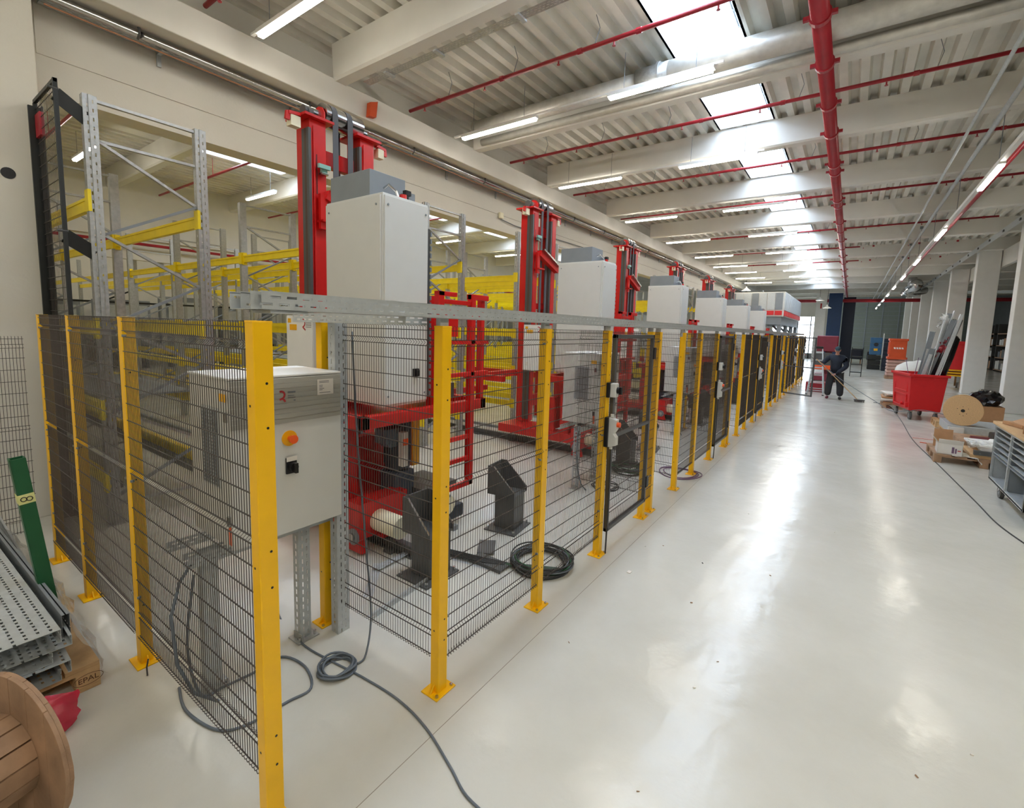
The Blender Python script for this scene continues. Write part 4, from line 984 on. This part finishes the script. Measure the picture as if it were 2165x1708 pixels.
tag(crumple([[(15.8,-1.72,2.3),(15.8,-1.95,2.35)],[(15.8,-1.75,2.6),(15.8,-1.92,2.62)]], .04, 9, 5).build('clear_wrap', FILM, smooth=True), 'clear plastic scrap at the top of the metal offcuts', 'plastic scrap')
o = MB().bar((15.45,-1.30,.9),(15.4,-1.18,1.5),.05,.01).bar((15.45,-1.36,.9),(15.45,-1.42,1.55),.05,.01).build('mauve_strip', PURPLE); tag(o, 'forked mauve strip sticking out at the left of the container', 'strip')
pb = pallet('low pallet with flattened cardboard left of the red container', (17.2,-1.75,0), 0, 1.0, .85, WOODD)
random.seed(3)
for i in range(6):
    o = MB().ob((17.7+random.uniform(-.08,.08),-1.28+random.uniform(-.06,.06),.16+i*.05), V(.42,random.uniform(-.08,.08),.0), V(0,.34,.0), Z*.02).build('cardboard_sheet', (CARD,CARDW,STICK)[i%3])
    tag(o, '%s flattened sheet of the stack left of the red container, counted from below' % ORD(i), 'cardboard', 'flattened sheets')
# spool, pallet under it
pallet('pallet lying under the wooden spool and grey trays', (12.7,-2.75,0), 0, 1.2, 1.0, WOOD)
pallet('small pallet between the red container and the spool', (14.35,-2.35,0), 0, .8, .6, WOOD)
o = MB().box(12.8,-2.62,.145,13.9,-1.75,.3).build('grey_panel_stack', GALL, bevel=.01); tag(o, 'stack of grey metal sheets on the pallet under the spool', 'metal sheets')
o = MB().box(12.68,-1.98,.145,12.79,-1.75,.27).build('small_white_box', CARDW); tag(o, 'small white box at the left end of the grey sheets', 'box')
t = thing('wooden_spool', 'pale round wooden spool flange standing on edge on the pallet', 'spool', (12.85,-1.95,.605), -.13)
def rdisc(x0, x1, R, m, name, parent, n=40): return MB().cyl((x0,0,0),(x1,0,0),R,n=n).build(name, m, parent, bevel=.002)
rdisc(0,.018,.30,CHIP,'front_flange',t); rdisc(.30,.318,.30,CHIP,'rear_flange',t); MB().cyl((.018,0,0),(.30,0,0),.12,n=24).build('barrel', WOODD, t)
MB().cyl((-.001,0,0),(.001,0,0),.032,n=20).build('centre_hole', BLACK, t)
for a, r in ((.4,.09),(1.5,.08),(2.6,.09),(3.9,.08),(5.2,.085),(4.6,.1)): MB().cyl((-.001,r*math.cos(a),r*math.sin(a)),(.001,r*math.cos(a),r*math.sin(a)),.007,n=8).build('bolt_hole', BLACK, t)
# black bag + brown box behind the spool
o = MB().box(15.2,-3.0,0,15.9,-2.55,.5).build('brown_box', CARD, bevel=.005); tag(o, 'brown cardboard box under the black bag behind the spool', 'box')
bm = bmesh.new(); bmesh.ops.create_icosphere(bm, subdivisions=3, radius=.3)
random.seed(2)
for v in bm.verts:
    k = 1+random.uniform(-.14,.14); v.co = V(v.co.x*1.2*k, v.co.y*.95*k, max(-.14, v.co.z*.75*k))
me = bpy.data.meshes.new('black_bag'); bm.to_mesh(me); bm.free(); me.materials.append(BLKFOIL); o = bpy.data.objects.new('black_bag', me); COL.objects.link(o); o.location = (15.5,-2.72,.645)
tag(o, 'crumpled black plastic bag lying on the brown box', 'bag')
# near pallet with cartons
pallet('wooden pallet with cartons and foil in front of the spool', (10.25,-2.48,0), 0, .95, 1.2, WOODD)
t = thing('white_carton', 'open white carton with purple and red print on the near pallet', 'carton', (10.28,-1.62,.145), -.05)
for nm, bx in (('wall',(0,-.0,0,.4,.006,.17)),('wall',(0,.3,0,.4,.306,.17)),('wall',(0,0,0,.006,.306,.17)),('wall',(.394,0,0,.4,.306,.17)),('bottom',(0,0,0,.4,.306,.006))): MB().box(*bx).build(nm, CARDW, t)
MB().ob((-.01,.15,.2), V(.0,.15,.0), V(-.03,0,.05), V(.002,0,.001)).build('front_flap', CARDW, t); MB().ob((.2,.33,.21), V(.19,0,0), V(0,.04,.05), V(0,.002,0)).build('side_flap', STICK, t)
MB().box(-.0015,.1,.03,0,.13,.13).box(-.0015,.07,.03,0,.09,.11).build('purple_print', PURPLE, t)
MB().box(-.0015,.02,.07,0,.06,.085).build('red_print', REDPR, t)
o = MB().ob((10.68,-1.42,.35), V(0,.12,0), V(.02,0,.15), V(.003,0,0)).build('cardboard_flap', CARD); tag(o, 'upright brown cardboard flap behind the white carton', 'cardboard')
o = MB().cyl((10.45,-1.43,.16),(10.45,-1.43,.3),.08,n=20).build('brown_roll', CARD); tag(o, 'brown cardboard roll standing inside the white carton', 'roll')
tag(crumple([[(10.3,-1.68,.36),(10.7,-1.7,.38)],[(10.28,-1.85,.25),(10.7,-1.9,.34)],[(10.27,-2.1,.28),(10.7,-2.1,.33)],[(10.27,-2.4,.24),(10.7,-2.4,.3)]], .03, 4, 4).build('clear_foil', FILM, smooth=True), 'crumpled clear foil lying over the near pallet', 'foil')
tag(crumple([[(10.22,-1.5,.15),(10.6,-1.5,.155)],[(10.22,-1.8,.15),(10.6,-1.8,.155)],[(10.215,-1.85,.05),(10.6,-2,.155)]], .006, 4, 4).build('white_foil', BAG, smooth=True), 'white sheet draped over the front edge of the near pallet', 'foil')
o = MB().box(10.3,-2.45,.145,11.1,-1.72,.2).build('flat_crate', WOOD, bevel=.004); tag(o, 'flat pale wooden crate lid on the near pallet', 'crate lid')
o = MB().box(10.27,-2.4,.2,10.34,-1.75,.27).build('dark_bar', DGREY); tag(o, 'dark grey bar on the front of the near pallet', 'bar')
o = MB().box(10.5,-2.45,.3,11.15,-1.75,.33).build('white_sheet', WHITE); tag(o, 'white flat sheet on top of the near pallet load', 'sheet')
o = MB().cyl((10.8,-2.05,.33),(10.8,-2.05,.4),.09,.05,n=18).build('bowl', WHITE, smooth=True); tag(o, 'round white plastic bowl upside down on the white sheet', 'bowl')
o = MB().box(11.45,-2.5,0,12.35,-1.75,.22).build('brown_board_stack', WOODD, bevel=.005); tag(o, 'stack of brown boards between the two pallets', 'boards')
o = MB().tube([(11.6,-1.9,.26),(11.6,-2.15,.26)], .05, 12).build('maroon_roll', mat('maroon',(110,48,50),.6)); tag(o, 'maroon roll on the brown boards', 'roll')
o = MB().box(11.6,-2.45,.22,12.0,-2.2,.36).build('dark_box', BLACK, bevel=.02); tag(o, 'dark box at the right of the brown boards', 'box')
tag(MB().bar((12.45,-1.2,.006),(12.5,-1.55,.006),.03,.01).build('pink_strip', mat('pink_strip',(206,150,140),.6)), 'pale pink strip lying on the floor near the spool', 'strip')
tag(MB().bar((12.0,-1.27,.006),(12.0,-1.42,.006),.03,.01).build('orange_strip', ORB), 'short orange strip lying on the floor near the spool', 'strip')
# workshop trolley
t = thing('workshop_trolley', 'grey steel workshop trolley with drawers and a wooden top at the right edge', 'trolley', (7.12,-1.62,0))
TL = 1.52
MB().box(-.03,-.78,.93,TL+.05,.0,.965).build('wooden_top', CHIP, t, bevel=.004)
sh = mat('trolley_beige',(196,190,160),.4)
MB().box(0,-.76,.22,.02,-.02,.93).build('end_panel', sh, t, bevel=.002); MB().box(TL-.02,-.76,.22,TL,-.02,.93).build('end_panel', GALL, t)
MB().box(0,-.76,.22,TL,-.74,.93).build('rear_panel', GALL, t); MB().box(0,-.76,.21,TL,-.02,.225).build('floor_panel', GALL, t)
MB().box(0,-.045,.2,TL,-.02,.24).box(0,-.045,.9,TL,-.02,.93).box(0,-.045,.2,.03,-.02,.93).box(TL-.03,-.045,.2,TL,-.02,.93).box(TL/2-.01,-.045,.2,TL/2+.015,-.02,.93).build('front_frame', GALL, t, bevel=.002)
MB().box(TL/2-.005,-.74,.22,TL/2+.005,-.03,.93).box(.0,-.74,.52,TL,-.03,.53).build('divider', GREY, t)
MB().box(.02,-.735,.53,TL-.02,-.73,.92).build('dark_back', NAVY, t)
for c in range(2):
    for r in range(5):
        z = .545+r*.072; x0 = .035+c*(TL/2-.01); wd = TL/2-.055
        d = MB().box(x0,-.6,z,x0+wd,-.04,z+.004).prism([(-.04,z),(-.02,z+.03),(-.024,z+.03),(-.044,z)], 'x', x0, x0+wd).build('drawer', GALL, t)
        MB().box(x0,-.6,z,x0+.004,-.04,z+.03).build('drawer_side', GREY, d)
for q in (.1,TL-.2):
    for y in (-.12,-.66): caster(t, q, y, 0, .09)
MB().tube([(.2,-.1,.23),(.2,-.1,.4),(.26,-.1,.46),(.34,-.1,.42)], .01, 8).build('hose', CABLE, t)
MB().box(TL,-.1,.3,TL+.02,-.04,.42).build('latch', DGREY, t)
t = thing('open_carton', 'open brown cardboard box on the wooden trolley top', 'carton', (7.3,-1.98,.966), .1)
for bx in ((0,0,0,.42,.005,.17),(0,.25,0,.42,.255,.17),(0,0,0,.005,.25,.17),(.415,0,0,.42,.25,.17),(0,0,0,.42,.25,.005)): MB().box(*bx).build('wall', CARD, t)
MB().ob((.21,.3,.16), X*.2, V(0,.06,-.03), V(0,0,.002)).build('flap', CARD, t); MB().ob((-.05,.12,.17), Y*.12, V(-.05,0,.01), V(0,0,.002)).build('flap', CARD, t); MB().ob((.46,.12,.2), Y*.12, V(.04,0,.04), V(0,0,.002)).build('flap', CARD, t)
o = MB().bar((7.65,-1.8,.97),(7.72,-1.9,1.5),.02,.008).build('dark_stick', PURPLE); tag(o, 'thin dark mauve stick rising from the trolley top', 'stick')
o = MB().bar((7.05,-1.83,.97),(7.0,-1.95,1.9),.035,.012).build('pale_board', WOOD); tag(o, 'pale narrow board standing on the trolley at the right edge', 'board')
o = MB().tube([(7.16,-1.75,.966),(7.16,-1.75,1.1),(7.16,-1.75,1.14),(7.16,-1.75,1.2)], [.035,.035,.02,.018], 16).build('green_bottle', mat('dark_green_plastic',(20,48,46),.3)); tag(o, 'dark green bottle on the near corner of the trolley', 'bottle')
o = MB().ob((8.3,-1.85,.99), V(.18,.05,0), V(-.04,.14,0), Z*.02).build('cardboard_piece', CARD); tag(o, 'flat brown cardboard piece at the far end of the trolley top', 'cardboard')
# white bag, orange and blue crates, far odds and ends
t = thing('big_bag', 'white fabric sack lying on a white tub behind the red container', 'sack', (22,-1.85,0))
MB().box(-.1,-.35,.0,.6,.4,.62).build('white_tub', WHITE, t, bevel=.03)
bm = bmesh.new(); bmesh.ops.create_icosphere(bm, subdivisions=3, radius=.5)
random.seed(4)
for v in bm.verts: v.co = V(v.co.x*.9, v.co.y*1.0, max(-.2,v.co.z*.8+max(0,-v.co.y)*.35))*(1+random.uniform(-.03,.03))
me = bpy.data.meshes.new('sack'); bm.to_mesh(me); bm.free(); me.materials.append(BAG); me.polygons.foreach_set('use_smooth',[True]*len(me.polygons)); o = bpy.data.objects.new('sack', me); COL.objects.link(o); o.parent = t; o.location = (.25,-.05,.82)
t = thing('orange_crate', 'orange plastic crate with white slanted print by the far columns', 'crate', (30,-1.62,.98))
MB().box(0,-.66,.08,.9,-.0,1.0).box(-.05,-.7,.92,.95,.04,1.03).build('body', ORB, t, bevel=.02)
MB().box(-.03,-.72,.0,.9,.06,.12).build('base_tray', ORB, t, bevel=.02)
for y in (-.0,): 
    for q in range(5): MB().box(.08+q*.17,.0,.25,.14+q*.17,.03,.85).build('side_rib', ORB, t)
mb = MB()
for q in range(4): mb.prism([(-.52+q*.1,.6),(-.45+q*.1,.6),(-.47+q*.1,.52),(-.54+q*.1,.52)], 'x', -.008, .0)
mb.build('slanted_print', WHITE, t); t['group'] = 'far crates'
t = thing('pallet_of_sacks', 'pallet of pinkish sacks under the orange crate', 'sacks', (30,-2.35,0))
MB().box(0,0,0,.9,.8,.14).build('pallet_base', WOODD, t)
pk = mat('pink_sacks',(196,160,146),.7)
for q in range(5): MB().box(.0+.02*(q%2),.02,.15+q*.16,.88,.78,.15+q*.16+.15).build('sack_layer', pk, t, bevel=.05)
t = thing('blue_crate', 'stack of blue plastic crates near the far wall', 'crates', (38,-1.66,0))
for q in range(3): MB().box(0,0,.95+q*.37,.8,.6,1.30+q*.37).build('crate', LBLUE, t, bevel=.02)
MB().cyl((-.01,.3,1.6),(.0,.3,1.6),.12,n=16).build('hole', BLACK, t); MB().box(-.01,.2,1.2,.0,.4,1.35).build('yellow_label', YPL, t)
for q in range(3): MB().box(.0,.0,.02+q*.3,.8,.66,.28+q*.3).build('dark_crate', BLKM, t, bevel=.02)
t = thing('dark_crate_stack', 'tall stack of near-black crates between the blue and orange ones', 'crates', (37.0,-2.25,0))
for q in range(8): MB().box(0,0,q*.25,.8,.55,.235+q*.25).build('crate', NAVY, t, bevel=.01)
MB().box(.02,.56,.8,.1,.62,2.3).build('wrap_roll', FILM, t)
for (x,y,w_,h,lab,m_) in ((45,-.1,.75,1.1,'dark blue covered cart at the far wall',NAVY),(44,-1.1,.55,1.0,'black tub at the far wall beside the covered cart',BLACK)):
    t = thing('far_cart', lab, 'cart', (x,y,0)); MB().box(0,-w_,.35,.8,0,h).build('body', m_, t, bevel=.06)
    for a in (.1,.6): MB().box(a,-w_+.05,0,a+.08,-w_+.13,.35).box(a,-.13,0,a+.08,-.05,.35).build('leg', WOODD, t)
t = thing('red_container', 'red container on yellow frames behind the right-hand column', 'container', (26.0,-3.35,0))
MB().box(0,-.45,.8,1.3,.26,1.95).build('body', REDL, t, bevel=.03); MB().box(-.03,-.48,1.85,1.33,.29,1.97).build('rim', REDL, t, bevel=.01)
for z in (.55,.66,.77): MB().box(-.02,-.5,z,1.3,.3,z+.05).build('yellow_frame', YEL, t)
MB().box(0,-.45,.08,.06,-.39,.55).box(0,.2,.08,.06,.26,.55).box(1.2,-.45,.08,1.26,-.39,.55).box(1.2,.2,.08,1.26,.26,.55).build('frame_leg', WOODD, t)
MB().cyl((.1,-.5,.1),(.1,-.44,.1),.1,n=18).cyl((1.2,-.5,.1),(1.2,-.44,.1),.1,n=18).cyl((.1,.25,.1),(.1,.31,.1),.1,n=18).build('wheel', GREY, t)
t = thing('red_work_platform', 'dark red lifting machine behind the man, partly hidden by the ladder', 'machine', (25,.42,0))
MB().box(0,.0,1.35,1.0,.78,2.05).build('upper_body', mat('dark_red_paint',(122,34,52),.4), t, bevel=.04); MB().box(.2,.2,.3,.8,.45,1.35).build('mast', bpy.data.materials['dark_red_paint'], t)
MB().box(-.05,.2,.75,.0,.8,1.3).build('grey_screen', DGREY, t, bevel=.01); MB().box(-.06,.2,.55,.6,.8,.75).build('orange_hood', ORANGE, t, bevel=.03); MB().box(0,.0,.05,1.2,.8,.35).build('chassis', bpy.data.materials['dark_red_paint'], t, bevel=.03)
for a in (.2,1.0): MB().cyl((a,-.02,.12),(a,.06,.12),.12,n=16).cyl((a,.74,.12),(a,.82,.12),.12,n=16).build('wheel', BLACK, t)
t = thing('black_rack', 'small black shelf rack just right of the man in the distance', 'rack', (30,-.35,0))
for z in (.2,.6,1.0,1.4): MB().box(0,-.25,z,.4,.25,z+.04).build('shelf', BLKM, t)
MB().box(0,-.25,0,.03,-.22,1.5).box(0,.22,0,.03,.25,1.5).box(.37,-.25,0,.4,-.22,1.5).box(.37,.22,0,.4,.25,1.5).build('frame', BLKM, t)
# ladder
t = thing('step_ladder', 'aluminium double step ladder standing behind the man', 'ladder', (19.6,.85,0))
for s, xs in ((-1,-.45),(1,.45)):
    for yy, yt in ((.24,.09),(-.24,-.09)):
        st = MB().bar((xs,yy,.0),(0,yt,1.62),.06,.03).build('stile', GALL, t); MB().box(xs-.03,yy-.03,0,xs+.03,yy+.03,.03).build('rubber_foot', BLACK, st)
    for q in range(6):
        u = (q+.6)/6.3; yy = .24-.15*u; MB().bar((xs*(1-u),-yy,1.62*u),(xs*(1-u),yy,1.62*u),.03,.025).build('rung', GALL, t)
MB().box(-.07,-.11,1.58,.07,.11,1.66).build('hinge_cap', BLACK, t)
o = MB().box(20.3,.6,0,20.9,1.2,.35).build('red_case', REDP, bevel=.02); tag(o, 'red case on the floor behind the ladder', 'case')
# booth machine at the far end
t = thing('raised_machine_booth', 'big raised grey machine booth with red bands at the far end', 'machine', (30,3.12,0))
MB().box(0,0,3.05,10,3.2,4.40).build('body', CAB, t)
for q in range(8): MB().box(-.03,.08+q*.4,3.42,.0,.44+q*.4,4.34).build('front_panel', GALL if q % 3 else GREY, t, bevel=.004)
for q in range(8): MB().box(-.04,.08+q*.4,3.12,0,.44+q*.4,3.36).build('red_panel', REDL, t, bevel=.004)
for q in range(10): MB().box(.1+q,-.03,3.4,1.02+q,0,4.34).build('side_panel', GALL, t, bevel=.004); MB().box(.1+q,-.04,3.1,1.02+q,0,3.36).build('side_red_panel', REDL, t)
MB().box(.1,.1,2.6,9.9,3.1,3.05).build('lower_frame', GREY, t)
for x in (.2,3.4,6.6,9.6):
    for y in (.1,2.9): MB().box(x,y,0,x+.25,y+.2,2.6).build('leg', GREY, t)
    MB().bar((x+.1,.2,1.9),(x+.1,.9,2.6),.12).build('knee_brace', GREY, t)
MB().box(1,.4,0,4,2.4,1.9).box(5,.6,0,7,2.4,2.2).build('process_unit', GREY, t, bevel=.05)
for q in range(6): MB().cyl((.9,.6+q*.3,1.2+.15*(q%2)),(.95,.6+q*.3,1.2+.15*(q%2)),.1,n=12).build('dial', BLKM, t)
# pendant lamps far right end of booth
for (x,y,z,i) in ((33,5.6,4.75,0),(41,2.05,4.6,1),(42,1.6,4.1,2)):
    t = thing('bell_lamp', '%s white bell lamp hanging above the far machine booth' % ORD(i), 'lamp', (x,y,z), group='bell lamps')
    MB().tube([(0,0,.25),(0,0,.15),(0,0,0)], [.05,.08,.28], 18, caps=False).build('shade', WHITE, t); MB().tube([(0,0,.02),(0,0,.1)], .09, 12).build('bulb', TUBEM, t); MB().tube([(0,0,.25),(0,0,DZ-z+.02)], .01, 5).build('cord', BLACK, t)
# storage seen between the right columns
random.seed(9)
for i in range(8):
    t = thing('side_shelf', 'dark shelf with cartons in the side aisle, %s from the front' % ORD(i), 'shelf', (17+i*4.2,-8.9,0), group='shelves of the side aisle')
    for z in (.1,.9,1.7,2.5): MB().box(0,0,z,3.2,.8,z+.06).build('board', WOODD, t)
    for x in (0,3.14): MB().box(x,0,0,x+.06,.8,3.2).build('side_frame', DGREY, t)
    for z in (.17,.97,1.77):
        x = .2
        while x < 2.7:
            w_ = random.uniform(.3,.6); MB().box(x,.1,z,x+w_,.75,z+random.uniform(.3,.6)).build('carton', random.choice([CARD,CARDW,DGREY,WOODD]), t); x += w_+.05

# ================================================================== MAN WITH BROOM
def skin_body(name, joints, edges, m, parent, sub=2, root=0):
    me = bpy.data.meshes.new(name); me.from_pydata([j[0] for j in joints], edges, [])
    o = bpy.data.objects.new(name, me); COL.objects.link(o)
    o.modifiers.new('skin', 'SKIN'); sv = me.skin_vertices[0].data
    for i, j in enumerate(joints):
        r = j[1]; sv[i].radius = r if isinstance(r, tuple) else (r, r); sv[i].use_root = (i == root)
    s = o.modifiers.new('subsurf', 'SUBSURF'); s.levels = sub; s.render_levels = sub
    dg = bpy.context.evaluated_depsgraph_get(); m2 = bpy.data.meshes.new_from_object(o.evaluated_get(dg)); bpy.data.objects.remove(o)
    m2.name = name; m2.materials.clear(); m2.materials.append(m); m2.polygons.foreach_set('use_smooth', [True]*len(m2.polygons))
    o = bpy.data.objects.new(name, m2); COL.objects.link(o)
    if parent: o.parent = parent
    return o
# local frame: man faces -X (towards the camera), his right hand is at +Y
man = thing('person', 'person in dark navy sweater, dark trousers and cap sweeping with a broom', 'person', (18.5,.3,0))
# one continuous body under the clothes: head, neck, torso, arms, legs
bj = [((0,0,.92),(.10,.12)),((-.01,0,1.08),(.08,.11)),((-.02,0,1.25),(.07,.09)),((-.04,0,1.36),(.045,.05)),((-.06,0,1.45),.055),((-.09,.0,1.52),.055),
      ((-.04,.2,1.36),.03),((-.115,.325,1.2),.024),((-.22,.36,1.12),.026),
      ((-.04,-.2,1.34),.03),((-.085,-.28,1.08),.024),((-.235,.0,.825),.026),
      ((0,.1,.84),.08),((-.04,.15,.48),.055),((0,.17,.1),.04),((0,-.1,.84),.08),((-.04,-.15,.48),.055),((0,-.17,.1),.04)]
be = [(0,1),(1,2),(2,3),(3,4),(4,5),(3,6),(6,7),(7,8),(3,9),(9,10),(10,11),(0,12),(12,13),(13,14),(0,15),(15,16),(16,17)]
bd = skin_body('body', bj, be, SKIN, man)
bd.data.materials.append(SHIRT); bd.data.materials.append(TROUS)
for p in bd.data.polygons:
    p.material_index = 2 if p.center.z < .8 else (1 if p.center.z < 1.42 else 0)
sj = [((0,0,.88),(.175,.21)),((-.01,0,1.06),(.165,.205)),((-.02,0,1.24),(.165,.23)),((-.04,0,1.37),(.11,.18)),((-.055,0,1.44),.075),
      ((-.04,.2,1.36),.095),((-.115,.325,1.2),.078),((-.205,.357,1.13),.058),((-.04,-.2,1.34),.095),((-.085,-.28,1.08),.082),((-.21,-.04,.85),.06)]
se = [(0,1),(1,2),(2,3),(3,4),(3,5),(5,6),(6,7),(3,8),(8,9),(9,10)]
skin_body('sweater', sj, se, SHIRT, man)
tj = [((0,0,.93),(.17,.2)),((0,.1,.82),.14),((-.04,.15,.48),.108),((0,.17,.08),.1),((0,-.1,.82),.14),((-.04,-.15,.48),.108),((0,-.17,.08),.1)]
skin_body('trousers', tj, [(0,1),(1,2),(2,3),(0,4),(4,5),(5,6)], TROUS, man)
for s, m_ in ((1,SHOER),(-1,SHOE)):
    skin_body('shoe', [((.05,s*.17,.045),.045),((-.05,s*.17,.045),.046),((-.17,s*.18,.035),(.045,.034))], [(0,1),(1,2)], m_, man)
# head
bm = bmesh.new(); bmesh.ops.create_uvsphere(bm, u_segments=24, v_segments=18, radius=1)
for v in bm.verts:
    x, y, z = v.co; k = 1-.22*max(0,-z)**1.5
    fx = x*.098*(1 if x > 0 else 1.0)*k; fy = y*.076*k; fz = z*.115
    if x < -.6 and abs(y) < .22 and -.25 < z < .15: fx -= .018*(1-abs(y)/.22)*(1 if z < 0 else .5)
    if x < -.5 and abs(abs(y)-.38) < .2 and .0 < z < .25: fx += .006
    if x < -.5 and -.75 < z < -.55: fx -= .006
    v.co = (fx, fy, fz)
me = bpy.data.meshes.new('head'); bm.to_mesh(me); bm.free(); me.materials.append(SKIN); me.polygons.foreach_set('use_smooth',[True]*len(me.polygons))
hd = bpy.data.objects.new('head', me); COL.objects.link(hd); hd.parent = man; hd.location = (-.11,0,1.585); hd.rotation_euler = (0,-.35,.05)
for s in (-1,1):
    bm = bmesh.new(); bmesh.ops.create_uvsphere(bm, u_segments=10, v_segments=8, radius=.011); e_ = bpy.data.meshes.new('eye'); bm.to_mesh(e_); bm.free(); e_.materials.append(BLACK)
    o = bpy.data.objects.new('eye', e_); COL.objects.link(o); o.parent = hd; o.location = (-.086,s*.03,.008)
    MB().prism([(-.012,-.03),(.014,-.024),(.02,.018),(.004,.032),(-.014,.02)], 'y', s*.074, s*.084).build('ear', SKIN, hd, bevel=.004)
MB().bar((-.09,-.02,-.052),(-.09,.02,-.052),.006,.005).build('mouth', mat('lips',(150,88,80),.5), hd)
for s in (-1,1): MB().bar((-.094,s*.018,.03),(-.088,s*.045,.032),.006,.005).build('eyebrow', mat('dark_hair',(48,38,32),.8), hd)
# hair + cap
def dome(rx, ry, rz, zc, seg=20, rings=7, name='cap', m_=SHIRT, parent=None):
    vs = []; fs = []
    for i in range(rings+1):
        a = PI/2*i/rings
        for k in range(seg):
            b = 2*PI*k/seg; vs.append((rx*math.cos(a)*math.cos(b), ry*math.cos(a)*math.sin(b), zc+rz*math.sin(a)))
    for i in range(rings):
        for k in range(seg): fs.append((i*seg+k, i*seg+(k+1)%seg, (i+1)*seg+(k+1)%seg, (i+1)*seg+k))
    return MB().add(vs, fs).build(name, m_, parent, smooth=True)
capm = mat('petrol_cap',(32,60,70),.8)
dome(.104,.082,.085,.038,name='cap',m_=capm,parent=hd); dome(.101,.080,.05,.0,name='hair',m_=bpy.data.materials['dark_hair'],parent=hd).location = (.008,0,-.005)
MB().prism([(-.1,-.06),(-.165,-.04),(-.178,0),(-.165,.04),(-.1,.06)], 'z', .04, .046).build('cap_visor', capm, hd, bevel=.002)
# hands closed round the handle
hA, hB = V(-.26,.37,1.10), V(-.23,-.02,.87)       # right hand (upper), left hand (lower)
hdir = (V(-.02,-.56,.05)-hA); 
bt = V(-.30,-.66,.05)                              # broom foot, local
hdir = (bt-hA).normalized(); hB = hA+hdir*.44
def hand(wrist, grip, s, name='hand'):
    d = hdir; side = d.cross(V(-1,0,0)).normalized(); out = V(-1,0,0)
    js = [(wrist,.026),(wrist*.45+grip*.55+V(.02,0,0),.03),(grip+V(.028,0,0),.028)]; es = [(0,1),(1,2)]
    for q in range(4):
        o_ = d*((q-1.5)*.021); L = (.9,1.0,.97,.8)[q]; b = len(js)
        js += [(grip+V(.02,0,0)+o_+side*s*.022,.0095),(grip+o_+side*s*.026*L+out*.012,.009),(grip+o_+side*s*.006+out*.026*L,.0085),(grip+o_-side*s*.016+out*.014,.0078)]
        es += [(2,b),(b,b+1),(b+1,b+2),(b+2,b+3)]
    b = len(js); js += [(grip+V(.016,0,0)-side*s*.02-d*.03,.011),(grip-side*s*.024-d*.018+out*.012,.0095),(grip-side*s*.006-d*.014+out*.022,.0085)]; es += [(1,b),(b,b+1),(b+1,b+2)]
    return skin_body(name, js, es, SKIN, man, 1)
hand(V(-.215,.352,1.125), hA, 1); hand(V(-.228,-.015,.832), hB, -1)
br = thing('broom', 'broom with a pale wooden handle held by the man', 'broom', (18.5,.3,0))
MB().tube([hA-hdir*.25, bt], .0125, 10).build('handle', WOOD, br)
MB().box(bt.x-.06,bt.y-.16,.055,bt.x+.03,bt.y+.12,.085).build('head', DGREY, br, bevel=.006)
mb = MB(); random.seed(1)
for q in range(120):
    x, y = bt.x-.05+.07*random.random(), bt.y-.15+.26*random.random(); mb.bar((x,y,.06),(x+random.uniform(-.01,.01),y+random.uniform(-.01,.01),.0),.004)
o = mb.build('bristles', DGREY, br); o['kind'] = 'stuff'
